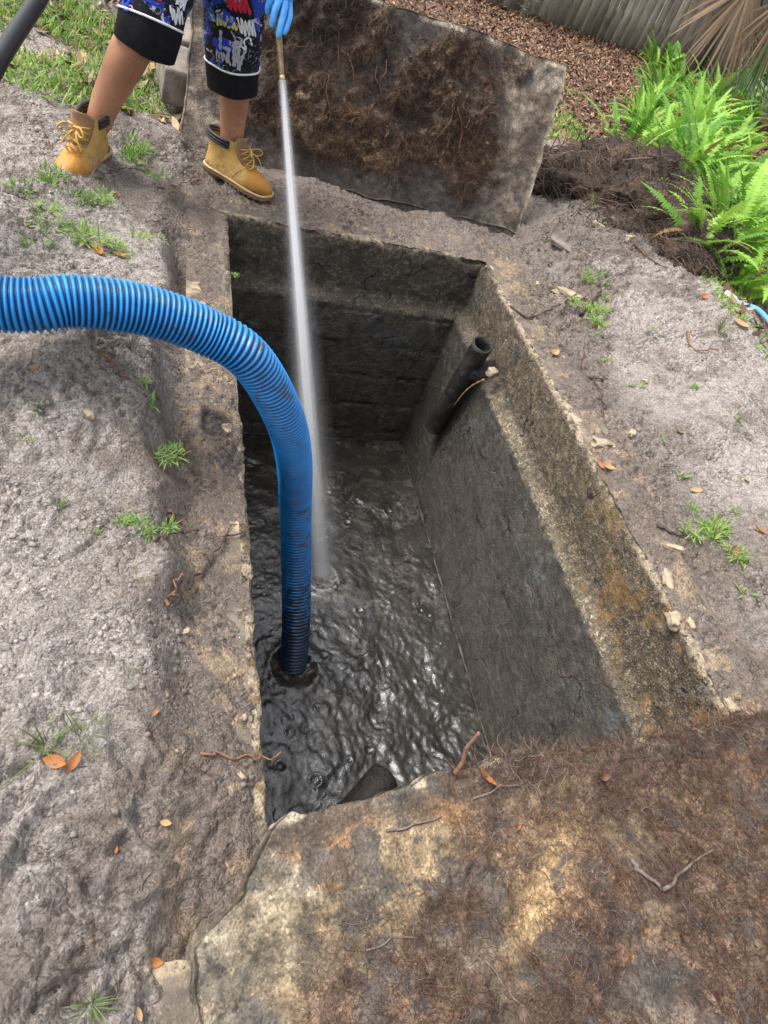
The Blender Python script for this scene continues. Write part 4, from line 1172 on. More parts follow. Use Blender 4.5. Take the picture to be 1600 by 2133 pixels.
def boot(parent, loc, yaw, pitch=0, roll=0, scl=1.22, loose=False):
    b = bpy.data.objects.new('boot', None)
    C.objects.link(b); b.parent = parent; b.location = np.array(loc) - PO
    b.rotation_euler = (pitch, roll, yaw); b.scale = (scl * 1.04, scl, scl * .80)
    b['label'] = 'tan leather work boot with toe pointing at the viewer' if loose else 'tan leather work boot with a black padded collar'
    O = foot_outline(56)
    # upper: stacked sections, the front drawing back as they rise
    zs =  np.array([.028, .040, .052, .064, .074, .082, .090, .100, .112, .126, .142, .160, .176, .186])
    yf =  np.array([.300, .303, .301, .293, .280, .262, .238, .212, .190, .172, .160, .153, .150, .149])
    yb =  np.array([.004, .000, .001, .004, .006, .008, .009, .010, .010, .009, .007, .004, .002, .001])
    ws =  np.array([1.00, 1.03, 1.02, 1.00, .97, .95, .94, .935, .94, .95, .97, 1.0, 1.03, 1.04])
    rings = []
    for k in range(len(zs)):
        u = O[:, 1] / .302
        yy = yb[k] + (yf[k] - yb[k]) * u
        # width taken from the plan at that place, narrowed on the instep
        wv = np.interp(yy, [0, .05, .10, .15, .20, .25, .302], [.030, .0385, .037, .038, .046, .047, .030])
        sg = np.sign(O[:, 0]); e = np.sqrt(np.clip(1 - (2 * u - 1) ** 2, 0, 1)) ** .75
        dome = 1 - .20 * sst(.05, .095, zs[k]) * sst(.13, .22, yy)
        xx = sg * wv * e * ws[k] * dome
        rings.append(np.stack([xx, yy, np.full_like(xx, zs[k])], -1))
    mb = MB(); mb.loft(rings, (False, False))
    top = rings[-1]; c0 = top.mean(0)
    mb.loft([top, c0 + (top - c0) * .9 + (0, 0, -.004), c0 + (top - c0) * .86 + (0, 0, -.05)], (False, False))
    me = mb.mesh('upper'); up = link('upper', me, M_nub, b)
    s_ = up.modifiers.new('s', 'SUBSURF'); s_.levels = 1; s_.render_levels = 1
    # sole, heel block and welt
    mb = MB(); o1 = foot_outline(56, .0015)
    z3 = lambda o_, z_: np.column_stack([o_, np.full(len(o_), z_)])
    mb.loft([z3(foot_outline(56, .001), .006), z3(o1, .008), z3(o1, .022)], (True, True))
    hl = o1.copy(); hl[:, 1] = np.minimum(hl[:, 1], .095)
    mb.loft([z3(hl, -.006), z3(hl, .010)], (True, False))
    for y_ in np.arange(.13, .285, .022):       # lugs
        wv = np.interp(y_, [.1, .2, .25, .3], [.036, .05, .05, .03])
        mb.box((0, y_, .002), (wv * 1.9, .012, .012))
    mb.build('sole', M_sole, b, False)
    mb = MB(); o2 = foot_outline(56, .0034)
    mb.loft([z3(o1, .021), z3(o2, .022), z3(o2, .029), z3(foot_outline(56, -.002), .031)], (False, False)); mb.build('welt', M_welt, b)
    # toe-cap and quarter seams
    for pts in ([(.040, .155, .040), (.041, .165, .070), (.026, .192, .100), (0, .206, .106), (-.026, .192, .100), (-.040, .165, .070), (-.039, .155, .040)],
                [(.040, .060, .035), (.040, .068, .075), (.039, .09, .125)], [(-.039, .060, .035), (-.039, .068, .075), (-.038, .09, .125)]):
        p_, _ = spline(pts, 22); mb = MB(); mb.tube(p_, .0011, 5); mb.build('seam', M_welt, up)
    # collar
    th = np.linspace(math.pi * .78, math.pi * 2.22, 28)
    cpts = np.stack([.040 * np.cos(th), .072 + .070 * np.sin(th), .178 - .004 * np.sin(th)], -1)
    mb = MB(); mb.tube(cpts, .0075, 10, sy=1.0); mb.tube(cpts + (0, 0, -.013), .0072, 10); mb.tube(cpts + (0, 0, -.025), .0065, 10)
    mb.build('collar', M_col, b)
    # tongue
    rr = []
    for k, (y_, z_, w_) in enumerate(((.205, .098, .022), (.178, .130, .027), (.160, .165, .030), (.158, .195, .032), (.166, .214, .026))):
        a_ = np.linspace(-1, 1, 9)
        f_ = np.stack([w_ * a_, y_ - .012 * a_ ** 2, np.full(9, z_) - .004 * a_ ** 2], -1)
        rr.append(np.concatenate([f_, (f_ + (0, -.006, -.002))[::-1]]))
    mb = MB(); mb.loft(rr); mb.build('tongue', M_tong, b)
    # eyelets and laces
    rows = [(.205, .098, .0215), (.190, .113, .0235), (.176, .131, .025), (.168, .149, .027), (.163, .168, .029)]
    for y_, z_, w_ in rows:
        for sg in (-1, 1):
            mb = MB(); a_ = np.linspace(0, 2 * np.pi, 11)
            mb.tube(np.stack([sg * w_ + 0 * a_ + sg * .002 * np.cos(a_), y_ - .004 + .0035 * np.cos(a_), z_ + .0035 * np.sin(a_)], -1), .0011, 5, cap=False)
            mb.build('eyelet', M_eye, up)
    for k in range(len(rows) - 1):
        (y0, z0, w0), (y1, z1, w1) = rows[k], rows[k + 1]
        for sg in (-1, 1):
            sl_ = .012 if loose else .003
            p_, _ = spline([(sg * w0, y0, z0), (sg * .3 * w0, (y0 + y1) / 2 + .012 + sl_, (z0 + z1) / 2 + .006 + sl_ * .5), (-sg * w1, y1, z1)], 10)
            mb = MB(); mb.tube(p_ + (0, .002, .002), .0026, 6); mb.build('lace', M_lace, b)
    # bow and loose ends
    for pts in ([(0, .178, .170), (.024, .205, .188), (.036, .222, .172), (.020, .212, .156), (0, .184, .166)],
                [(0, .178, .170), (-.022, .205, .184), (-.034, .216, .166), (-.018, .205, .155), (0, .184, .166)],
                [(0, .182, .168), (.014, .215, .150), (.026, .226, .120)], [(0, .182, .168), (-.014, .214, .148), (-.030, .222, .115)]):
        p_, _ = spline(pts, 18); mb = MB(); mb.tube(p_, .0024, 6); mb.build('lace', M_lace, b)
    return b
boot(person, (.185, 3.455, .022), math.atan2(-.288, -.235), scl=1.24)
boot(person, (-.235, 3.185, .098), math.radians(161), pitch=rad(-5), roll=rad(0), scl=1.32, loose=True)

# gloved hand and the lance it holds ---------------------------------------
JET0 = np.array((.406, 3.0, .588)); JET1 = np.array((.884, 1.995, -1.235))
jd = (JET1 - JET0); JL = np.linalg.norm(jd); jd /= JL
wp = lambda t_, a=0, b=0: JET0 - jd * t_ + a * WX + b * WY        # along the lance, up from its tip
WX = np.cross(jd, (0, 1, 0)); WX /= np.linalg.norm(WX)
if WX[0] < 0: WX = -WX
WY = np.cross(WX, jd); WY /= np.linalg.norm(WY)
if WY[1] > 0: WY = -WY                                             # WX image right, WY towards the viewer
def glove_material():
    t = NT('blue_nitrile'); v = t.coord('Object')
    n1 = t.noise(v, 40, 4, .6); w = t.noise(v, 90, 3, .6, 1.0)
    col = t.mix(t.step(n1, .3, .7), (.045, .30, .78), (.10, .42, .88))
    return t.finish(col, .38, t.bump(w, .5, .004), .5)
M_glove = glove_material()
gv, ge, gr_ = [], [], []
def gadd(p, r, prev=None):
    gv.append(p); gr_.append(r)
    if prev is not None: ge.append((prev, len(gv) - 1))
    return len(gv) - 1
wrist = gadd(wp(.375, .060, .010), .034)
gadd(wp(.46, .075, -.01), .037, wrist)
palm = gadd(wp(.315, .048, .016), .038, wrist)
palm2 = gadd(wp(.275, .040, .020), .036, palm)
fing = [((.250, .046, -.004), (.205, .046, .016), (.165, .030, .028), (.140, .014, .024)),
        ((.252, .034, .022), (.205, .022, .040), (.160, .004, .038), (.128, -.006, .026)),
        ((.262, .018, .036), (.222, -.004, .048), (.188, -.020, .038), (.162, -.026, .022)),
        ((.282, .004, .044), (.252, -.018, .046), (.226, -.034, .030), (.208, -.036, .012))]
for f_ in fing:
    pv = palm2
    for k, q in enumerate(f_):
        pv = gadd(wp(*q), (.0145, .0135, .0122, .0105)[k], pv)
pv = palm
for k, q in enumerate(((.300, .030, -.012), (.262, .008, -.028), (.228, -.012, -.024))):
    pv = gadd(wp(*q), (.017, .0145, .012)[k], pv)
glove = skin_object('glove', gv, ge, gr_, M_glove, person)
# the other hand on the grip
gv, ge, gr_ = [], [], []
w2 = gadd((.12, 3.06, 1.12), .033); p2 = gadd((.185, 3.10, 1.115), .036, w2); p3 = gadd((.215, 3.12, 1.12), .034, p2)
for k in range(4):
    pv = p3
    for q in range(3):
        pv = gadd((.235 + .016 * q + .006 * k, 3.10 + .02 * k - .012 * q, 1.145 - .022 * k - .018 * q), (.0135, .0125, .0105)[q], pv)
pv = p2
for q in range(3): pv = gadd((.20 + .02 * q, 3.10 - .012 * q, 1.155 + .010 * q), (.0155, .0135, .011)[q], pv)
skin_object('glove', gv, ge, gr_, M_glove, person)

wand = thing('spray_wand', 'slim brass pressure spray wand held in the blue glove', 'spray wand', tuple(wp(.0)))
WO = np.array(wand.location)
M_brass = simple('worn_brass', (.36, .25, .12), (.18, .13, .08), 30, .45, .5, 140, metal=.6)
mb = MB(); mb.tube(np.array([wp(t_) for t_ in (.004, .02, .05, .11, .17, .24, .32, .50)]) - WO, [.0072, .0088, .0098, .0118, .0132, .0125, .012, .012], 16); mb.build('lance', M_brass, wand)
mb = MB(); mb.tube(np.array([wp(t_) for t_ in (-.001, .003, .012, .016)]) - WO, [.0085, .0108, .0108, .009], 16); mb.build('nozzle', simple('pale_brass', (.62, .50, .30), (.5, .4, .22), 40, .35, 0, metal=.7), wand)
mb = MB(); mb.tube(np.array([wp(.48), wp(.56), wp(.60, 0, .02), wp(.60, .0, .10)]) - WO, [.018, .020, .018, .016], 12); mb.build('grip', simple('black_grip', (.015, .015, .016), None, 30, .6, .3), wand)
pp, _ = spline([wp(.60), (.20, 3.42, 1.15), (.05, 3.75, .9), (-.25, 4.3, .45), (-.4, 5.2, .16), (-.5, 7.0, .14)], 60)
mb = MB(); mb.tube(pp - WO, .009, 8); mb.build('feed_line', simple('black_rubber', (.012, .012, .013), None, 30, .55, .2), wand)

# the jet: fine white spray as a real volume ------------------------------------
def jet_material():
    t = NT('water_spray'); v = t.coord('Object')
    s_ = t.n('ShaderNodeSeparateXYZ'); t.l(v, s_.inputs[0])
    r = t.math('SQRT', t.math('ADD', t.math('POWER', t.math('ABSOLUTE', s_.outputs[0]), 2.0), t.math('POWER', t.math('ABSOLUTE', s_.outputs[1]), 2.0)))
    z = t.math('DIVIDE', s_.outputs[2], JL)                                   # 0 nozzle .. 1 pool
    rc = t.math('ADD', .0070, t.math('MULTIPLY', z, .0170))                   # core radius
    rh = t.math('ADD', .018, t.math('MULTIPLY', z, .075))                     # mist radius
    q = t.math('DIVIDE', r, rc); core = t.math('EXPONENT', t.math('MULTIPLY', t.math('POWER', q, 2.0), -1.0))
    q2 = t.math('DIVIDE', r, rh); mist = t.math('EXPONENT', t.math('MULTIPLY', q2, -3.2))
    mp = t.n('ShaderNodeMapping'); mp.inputs['Scale'].default_value = (60, 60, 3.0); t.l(v, mp.inputs[0])
    nz = t.noise(mp.outputs[0], 1.0, 4, .6)
    mod = t.step(nz, .25, .75)
    zc = t.math('MAXIMUM', z, 0.0)
    fade = t.math('SUBTRACT', 1.0, t.math('MULTIPLY', t.step(zc, .35, .95), .90))
    dc = t.math('MULTIPLY', t.math('MULTIPLY', core, fade), 620.0)
    dm = t.math('MULTIPLY', t.math('MULTIPLY', mist, t.math('ADD', .45, mod)), t.math('SUBTRACT', 34.0, t.math('MULTIPLY', z, 15.0)))
    den = t.math('ADD', dc, dm)
    vol = t.n('ShaderNodeVolumePrincipled'); vol.inputs['Color'].default_value = (.97, .98, 1.0, 1)
    vol.inputs['Anisotropy'].default_value = .15
    t.l(den, vol.inputs['Density']); t.l(vol.outputs[0], t.out.inputs['Volume'])
    try: t.m.cycles.volume_step_rate = 1.0
    except Exception: pass
    return t.m
mb = MB()
zz = np.linspace(0, JL - .01, 14)
mb.tube(np.stack([0 * zz, 0 * zz, zz], -1), .030 + .125 * zz / JL, 14)
jet = link('water_jet', mb.mesh('water_jet'), jet_material())
jet.location = tuple(JET0); jet.rotation_euler = Vector(jd).to_track_quat('Z', 'Y').to_euler()
tag(jet, 'white jet of water blasting from the wand into the sludge', 'water jet')
# the unbroken water inside it: fine strands that fray towards the pool
g3 = np.random.default_rng(17); n = 320; K = 14
t0 = g3.uniform(0, .55, n) ** 1.5; t1 = np.minimum(t0 + g3.uniform(.25, .7, n), .97)
tt = t0[:, None] + (t1 - t0)[:, None] * np.linspace(0, 1, K)[None]
ra = np.abs(g3.normal(0, .75, n))[:, None] * (.0045 + .0140 * tt); an = g3.uniform(0, 2 * np.pi, n)[:, None] + g3.normal(0, .3, n)[:, None] * tt
Pj = np.stack([ra * np.cos(an), ra * np.sin(an), tt * JL], -1)
rj = g3.uniform(.0007, .0018, n)[:, None] * np.interp(np.linspace(0, 1, K), [0, .1, .6, 1], [.3, 1, .8, .05])[None] * (1.15 - .85 * tt)
Vj, Qj = fibres(Pj, rj)
t = NT('white_water'); M_ww = t.finish((.95, .96, .97), .3, None, .5, trans=.35)
o = link('water_strands', new_mesh('water_strands', Vj, Qj), M_ww, jet); o['kind'] = 'stuff'
t = NT('splash_mist'); v = t.coord('Object')
ln = t.n('ShaderNodeVectorMath', operation='LENGTH'); t.l(v, ln.inputs[0])
dn = t.math('MULTIPLY', t.math('MULTIPLY', t.math('POWER', t.step(ln.outputs['Value'], .155, .0), 2.2), t.math('ADD', .35, t.step(t.noise(v, 22, 4, .65), .40, .62))), 15.0)
vol = t.n('ShaderNodeVolumePrincipled'); vol.inputs['Color'].default_value = (.95, .96, .97, 1); t.l(dn, vol.inputs['Density']); t.l(vol.outputs[0], t.out.inputs['Volume'])
mb = MB(); ell(mb, (0, 0, 0), (.155, .155, .155), 14, 10); o = mb.build('splash_mist', t.m, jet, loc=(0, 0, JL - .045)); o['kind'] = 'stuff'
# drops thrown up around the impact
def drops():
    mb = MB(); g2 = np.random.default_rng(3)
    th = np.linspace(0, 2 * np.pi, 5, endpoint=False)
    for i in range(90):
        a = g2.uniform(0, 2 * np.pi); r = abs(g2.normal(0, .16)) + .02
        p = np.array((.82 + r * math.cos(a) * .9, 1.86 + r * math.sin(a) * 1.3, -1.21 + abs(g2.normal(0, .10))))
        s_ = g2.uniform(.0008, .0018); L = s_ * g2.uniform(1.5, 4)
        rr = [p + np.stack([0 * th, 0 * th, 0 * th + L * c_], -1) + s_ * e_ * np.stack([np.cos(th), np.sin(th), 0 * th], -1) for c_, e_ in ((-1, .15), (-.4, .8), (.3, .9), (1, .15))]
        mb.loft(rr)
    return mb
t = NT('water_drop'); gl = t.n('ShaderNodeBsdfPrincipled'); gl.inputs['Base Color'].default_value = (.75, .78, .80, 1); gl.inputs['Roughness'].default_value = .1; gl.inputs['Transmission Weight'].default_value = .5; t.l(gl.outputs[0], t.out.inputs[0])
o = drops().build('splash_drops', t.m); tag(o, 'water drops splashing up where the jet hits the sludge', 'water drops', kind='stuff')

# ------------------------------------------------------------------ fence, ferns, palm
FA, FB = np.array((3.2, 10.50)), np.array((9.4, 11.52))
fd = (FB - FA) / np.linalg.norm(FB - FA)
fence = thing('wooden_fence', 'weathered grey vertical board fence behind the ferns', 'fence', (*FA, .1), (0, 0, math.atan2(fd[1], fd[0])))
def wood():
    t = NT('weathered_board'); v = t.coord('Object', True)
    mp = t.n('ShaderNodeMapping'); mp.inputs['Scale'].default_value = (9, 9, .8); t.l(v, mp.inputs[0])
    n1 = t.noise(mp.outputs[0], 5, 6, .75, .3); n2 = t.noise(v, 3, 3, .6)
    oi = t.n('ShaderNodeObjectInfo').outputs['Random']
    col = t.ramp(n1, [(.28, (.15, .128, .102)), (.5, (.36, .325, .272)), (.72, (.58, .545, .48))])
    col = t.mix(1.0, col, t.ramp(oi, [(0, (.65, .64, .60)), (.5, (1, .98, .94)), (1, (1.25, 1.25, 1.22))]), 'MULTIPLY')
    col = t.mix(t.math('MULTIPLY', t.step(n2, .55, .7), .5), col, (.10, .12, .085))
    return t.finish(col, .9, t.bump(n1, .5, .006), .2)
M_wood = wood()
bm_ = []
for k in range(4):
    mb = MB()
    w_ = .066 + .003 * k; h_ = 1.80 + .02 * k
    mb.loft([np.array([(-w_, 0, z), (w_, 0, z), (w_, .018, z), (-w_, .018, z)]) + (.004 * math.sin(z * 2 + k), .004 * math.sin(z * 1.3 + k * 2), 0) for z in (-.05, .4, .9, 1.4, h_ - .06)] +
            [np.array([(-w_ * .55, 0, h_), (w_ * .55, 0, h_), (w_ * .55, .018, h_), (-w_ * .55, .018, h_)])])
    bm_.append(mb.mesh('board', False)); bm_[-1].materials.append(M_wood)
x_ = .08
Lf = np.linalg.norm(FB - FA)
while x_ < Lf:
    link('board', random.choice(bm_), None, fence, (x_, random.uniform(-.006, .006), 0), (0, random.uniform(-.008, .008), 0))
    x_ += .150
for z in (.35, 1.45):
    mb = MB(); mb.box((Lf / 2, .045, z), (Lf, .04, .09)); mb.build('rail', M_wood, fence, False)
for k in range(4):
    mb = MB(); mb.box((.1 + k * (Lf - .2) / 3, .11, .85), (.09, .09, 1.9)); mb.build('post', M_wood, fence, False)

def leaf_mat(name, c1, c2, rough=.5, trans=.35):
    t = NT(name); v = t.coord('Object', True)
    oi = t.n('ShaderNodeObjectInfo').outputs['Random']
    n1 = t.noise(v, 6, 3, .6)
    col = t.mix(t.math('ADD', t.math('MULTIPLY', n1, .5), t.math('MULTIPLY', oi, .55)), c1, c2)
    return t.finish(col, rough, None, .35, trans=trans)
M_fern = leaf_mat('fern_green', (.14, .32, .035), (.36, .58, .095))
M_fern2 = leaf_mat('fern_deep', (.07, .20, .028), (.14, .32, .040))
def frond_mesh(L, arch, seed, w=.060):
    g2 = np.random.default_rng(seed)
    N = 34; t_ = np.linspace(0, 1, N)
    ang = rad(78) - arch * t_ ** 1.3
    ds = L / N
    y = np.cumsum(np.cos(ang)) * ds; z = np.cumsum(np.sin(ang)) * ds; x = .04 * L * np.sin(t_ * 2.5 + seed)
    R_ = np.stack([x, y, z], -1)
    mb = MB(); mb.tube(R_, .0030 * (1 - .75 * t_), 4)
    tan = np.gradient(R_, axis=0); tan /= np.linalg.norm(tan, axis=1)[:, None]
    side = np.tile([1.0, 0, 0], (N, 1)); side -= tan * (side * tan).sum(1)[:, None]
    up = np.cross(side, tan)
    sel = np.arange(2, N)
    prof = np.interp(t_[sel], [0, .12, .35, .75, 1], [.35, .75, 1, .62, .06]) * w
    Ps, Ws, Ss = [], [], []
    for sg in (-1, 1):
        d = side[sel] * sg + tan[sel] * (.22 + .1 * g2.uniform(-1, 1, len(sel)))[:, None] + up[sel] * g2.normal(.08, .12, len(sel))[:, None]
        d /= np.linalg.norm(d, axis=1)[:, None]
        p0 = R_[sel]; Lp = prof * g2.uniform(.85, 1.1, len(sel))
        Ps.append(np.stack([p0, p0 + d * (Lp * .5)[:, None] + up[sel] * (Lp * .06)[:, None], p0 + d * Lp[:, None] - up[sel] * (Lp * .10)[:, None]], 1))
        wd = np.minimum(ds * .52, .012)
        Ws.append(np.tile([wd, wd * .85, wd * .12], (len(sel), 1)))
        Ss.append(tan[sel])
    V, Q = ribbons(np.concatenate(Ps), np.concatenate(Ws), np.concatenate(Ss))
    mb.add(V, Q)
    return mb.mesh('frond', False)
fronds = [frond_mesh(L, a, i, w) for i, (L, a, w) in enumerate([(.62, .7, .055), (.74, 1.1, .062), (.55, 1.5, .052), (.80, .9, .066), (.68, 1.3, .058), (.48, .45, .046), (.70, 1.7, .060)])]
fronds_a, fronds_b, fronds_c = [], [], []
M_fern3 = leaf_mat('fern_dead', (.16, .095, .04), (.30, .20, .09), .7, .2)
for me in fronds:
    me.materials.append(M_fern); fronds_a.append(me)
    m2 = me.copy(); m2.materials.clear(); m2.materials.append(M_fern2); fronds_b.append(m2)
    m2 = me.copy(); m2.materials.clear(); m2.materials.append(M_fern3); fronds_c.append(m2)
g = np.random.default_rng(12)
fern_spots = [(3.58, 4.47), (3.47, 4.07), (3.65, 4.76), (3.84, 5.11), (3.76, 5.3), (3.95, 4.9), (3.76, 4.37), (3.51, 3.87), (3.45, 3.62), (3.34, 3.36), (3.72, 3.91), (3.6, 4.86), (4.09, 4.89), (4.27, 4.74), (3.61, 5.19), (3.92, 5.67), (4.26, 5.8), (4.61, 5.94), (5.1, 6.16), (5.95, 7.01), (4.21, 6.48), (4.78, 7.07), (5.22, 7.29), (5.7, 7.53), (6.63, 8.26), (3.35, 3.73), (3.51, 3.68), (5.07, 7.93), (5.78, 8.57), (6.53, 9.06), (7.75, 10.13), (4.99, 5.75), (5.46, 8.46), (3.31, 4.85), (3.58, 4.99), (3.97, 5.99), (6.34, 9.67), (6.24, 9.78), (4.6, 6.47), (4.89, 6.56), (5.32, 6.75), (5.67, 7.81), (6.62, 8.6), (7.59, 9.4), (4.42, 5.1), (4.12, 5.1), (3.81, 4.9), (3.77, 4.22), (3.96, 4.25), (3.06, 3.41), (4.03, 6.4)]
ORD = 'first second third fourth fifth sixth seventh eighth ninth tenth eleventh twelfth thirteenth fourteenth fifteenth sixteenth'.split()
spots = []
for fx0, fy0 in fern_spots:
    fx0 += g.uniform(-.10, .10); fy0 += g.uniform(-.15, .15)
    row = ('on the near edge by the blue pipe' if fy0 < 4.6 else 'in the rank behind the root heap' if fy0 < 5.4 else 'in the front middle rank of the bed' if fy0 < 6.4 else
           'in the rear middle rank of the bed' if fy0 < 7.9 else 'in the rear rank along the fence')
    vc = cam.matrix_world.inverted() @ Vector((fx0, fy0, .3))
    spots.append((row, -vc.x / vc.z, fx0, fy0))
spots.sort()
count = {}
for i, (row, _u, fx0, fy0) in enumerate(spots):
    back_row = fy0 > 8.2
    k = count.get(row, 0); count[row] = k + 1
    fern = thing('fern', 'sword fern, %s from left %s' % (ORD[min(k, 15)], row), 'fern', (fx0, fy0, float(H(fx0, fy0)) - .02), (0, 0, g.uniform(0, 6.28)), 'ferns in the bed by the fence')
    nf = int(g.integers(20, 27)); sc = g.uniform(.62, .92)
    for k in range(nf):
        lean = g.uniform(-.15, .55)
        o = link('frond', (fronds_c if g.uniform() < .025 else fronds_b if (g.uniform() < .26 + .2 * back_row) else fronds_a)[int(g.integers(0, 7))], None, fern,
                 (g.normal(0, .05), g.normal(0, .05), 0), (-lean, g.normal(0, .15), k / nf * 6.28 + g.normal(0, .3)), sc * g.uniform(.75, 1.12))

# dead palmetto fans hanging over the ferns
palm_ = thing('palmetto_palm', 'palmetto palm with dead brown fan leaves hanging beside the fence', 'palm', (6.05, 8.9, .1))
PM = np.array(palm_.location)
M_dead = leaf_mat('dead_palm', (.20, .13, .08), (.38, .27, .18), .7, .15)
M_palm = leaf_mat('palm_green', (.020, .075, .016), (.05, .14, .025), .4, .2)
M_trunk = simple('palm_trunk', (.10, .075, .055), (.05, .04, .03), 14, .9, .8, 40, dist=.02)
mb = MB(); mb.tube(np.array([(0, 0, -.1), (.02, 0, .5), (.0, .03, 1.1), (.03, .02, 1.75)]), [.12, .13, .125, .10], 14); mb.build('trunk', M_trunk, palm_)
def fan(center, axis, up, L, spread, n, mat_, name, droop=.25, seed=0):
    g2 = np.random.default_rng(seed)
    axis = np.array(axis, float); axis /= np.linalg.norm(axis); up = np.array(up, float); up -= axis * (up @ axis); up /= np.linalg.norm(up)
    sd = np.cross(axis, up)
    a = np.linspace(-spread, spread, n) + g2.normal(0, .03, n)
    Lk = L * (1 - .25 * (np.abs(a) / spread) ** 2) * g2.uniform(.85, 1.05, n)
    d = np.cos(a)[:, None] * axis + np.sin(a)[:, None] * sd + up * g2.normal(0, .06, n)[:, None]
    K = 6; tt = np.linspace(0, 1, K)
    P = np.array(center) + d[:, None, :] * (Lk[:, None] * tt)[..., None] + np.array((0, 0, -1.0)) * (droop * L * tt ** 2.2)[None, :, None] * g2.uniform(.3, 1.3, n)[:, None, None]
    W_ = L * spread / n * .85 * np.interp(tt, [0, .25, .55, 1], [.25, .5, .42, .04])[None].repeat(n, 0)
    S = np.cross(d, up); S /= np.linalg.norm(S, axis=1)[:, None]
    S = S + up * g2.uniform(-.6, .6, n)[:, None]
    V, Q = ribbons(P, W_, S)
    mb = MB(); mb.add(V - PM, Q); return mb.build(name, mat_, palm_, False)
hub = np.array((6.05, 8.9, 1.80))
for k, (c_, ax, sp, L, m_) in enumerate((((5.80, 8.25, 1.30), (-.18, -.25, -1), 1.25, .95, M_dead), ((6.25, 8.15, 1.35), (.10, -.2, -1), 1.1, .85, M_dead), ((5.55, 8.55, 1.55), (-.75, -.1, -.45), .9, .8, M_dead),
                                        ((6.6, 8.5, 1.0), (.4, -.4, -.6), 1.3, .8, M_palm), ((5.5, 8.4, 1.95), (-.8, -.3, .3), 1.4, .8, M_palm), ((6.3, 8.2, 2.1), (.2, -.8, .4), 1.4, .85, M_palm), ((6.1, 9.6, 2.2), (0, .7, .5), 1.4, .85, M_palm),
                                        ((6.9, 9.0, .6), (.2, -.7, -.1), 1.4, .9, M_palm))):
    fan(c_, ax, (0, -1, .35), L, sp, 30, m_, 'fan_leaf', .2, 50 + k)
    mb = MB(); p_, _ = spline([hub, (hub + np.array(c_)) / 2 + (0, 0, .12), c_], 10); mb.tube(p_ - PM, .012, 6); mb.build('leaf_stalk', m_, palm_)
# dark evergreen shrubs in the corner behind
M_shrub = leaf_mat('shrub_leaf', (.012, .040, .012), (.03, .085, .02), .4, .15)
for i, (x0, y0, h_, r_, lab) in enumerate(((7.6, 8.3, 1.5, .8, 'dark evergreen shrub behind the ferns at the right edge'), (8.4, 9.9, 1.9, .9, 'tall dark shrub in the corner past the palm'))):
    sh_ = thing('shrub', lab, 'shrub', (x0, y0, .1))
    g2 = np.random.default_rng(70 + i); n = 1500
    d = g2.normal(size=(n, 3)); d /= np.linalg.norm(d, axis=1)[:, None]
    c_ = np.array((0, 0, h_ * .55)) + d * np.array((r_, r_, h_ * .5)) * (g2.uniform(.35, 1, n) ** .5)[:, None] * (1 + .25 * fbm(d[:, 0] * 2, d[:, 1] * 2, d[:, 2] * 2, 3, 80 + i))[:, None]
    t_ = g2.normal(size=(n, 3)); t_ /= np.linalg.norm(t_, axis=1)[:, None]; s_ = np.cross(t_, d + .3 * g2.normal(size=(n, 3))); s_ /= np.linalg.norm(s_, axis=1)[:, None]
    P = c_[:, None] + t_[:, None] * (np.array((-.5, 0, .5)) * .13)[None, :, None]
    V, Q = ribbons(P, np.tile([.004, .026, .003], (n, 1)), s_); mb = MB(); mb.add(V, Q); mb.build('foliage', M_shrub, sh_, False)
    mb = MB()
    for k in range(5):
        a = k * 1.26; mb.tube([(0, 0, -.05), (.1 * math.cos(a), .1 * math.sin(a), h_ * .4), (r_ * .6 * math.cos(a), r_ * .6 * math.sin(a), h_ * .75)], [.025, .018, .006], 6)
    mb.build('stem', M_trunk, sh_)
# a strand of grey moss hanging in front of the fence
g2 = np.random.default_rng(91)
n = 260; top = np.array((4.33, 10.2, .92))
hh = g2.uniform(0, .72, n); base = top + np.stack([g2.normal(0, .03, n) + .10 * np.sin(hh * 7), g2.normal(0, .02, n), -hh], -1)
b_ = fibre_mat('moss_strand', base - top, np.tile([0, -1.0, 0], (n, 1)), np.tile([0, 0, -.8], (n, 1)), n, .04, .14, .0022, .0045, [(.26, .30, .20), (.20, .24, .15), (.34, .36, .27)], 92, lift=.1)
mo = link('moss_strand', b_, M_fibre, None, tuple(top)); tag(mo, 'wispy grey-green moss strand hanging in front of the fence', 'moss')
mb = MB(); mb.tube(np.array([(-.6, 10.3, 1.5), (-.2, 10.25, 1.15), (0, 10.2, .92)]) - (0, 10.2, .92), [.012, .009, .003], 6); mb.build('twig', M_trunk, mo)

# ------------------------------------------------------------------ hoses and pipe on the grass
M_blk = simple('black_hose_rubber', (.006, .0065, .007), (.012, .0125, .014), 12, .42, .2)
pp, _ = spline([(-1.2, .9, .18), (-.80, 1.5, .24), (-.60, 1.98, .38), (-.526, 2.32, .475), (-.489, 2.57, .547), (-.461, 2.748, .590), (-.428, 2.924, .638), (-.40, 3.2, .70), (-.42, 3.7, .72), (-.6, 4.4, .55), (-.9, 5.3, .22), (-1.1, 6.5, .16)], 90)
mb = MB(); mb.tube(pp, .027, 18); o = mb.build('black_hose', M_blk); tag(o, 'thick black hose arching past the upper left corner', 'hose')
bp = thing('blue_pipe', 'thin blue plastic pipe with a white end lying in the grass', 'pipe', (*(2.957, 2.857), .13))
b0 = np.array(bp.location); PB = [np.array((*q, .0)) for q in ((2.960, 2.957), (2.991, 2.884), (3.031, 2.808), (2.964, 2.590), (2.855, 2.279))]
for q in PB: q[2] = max(float(H(q[0], q[1])), .06) + .030
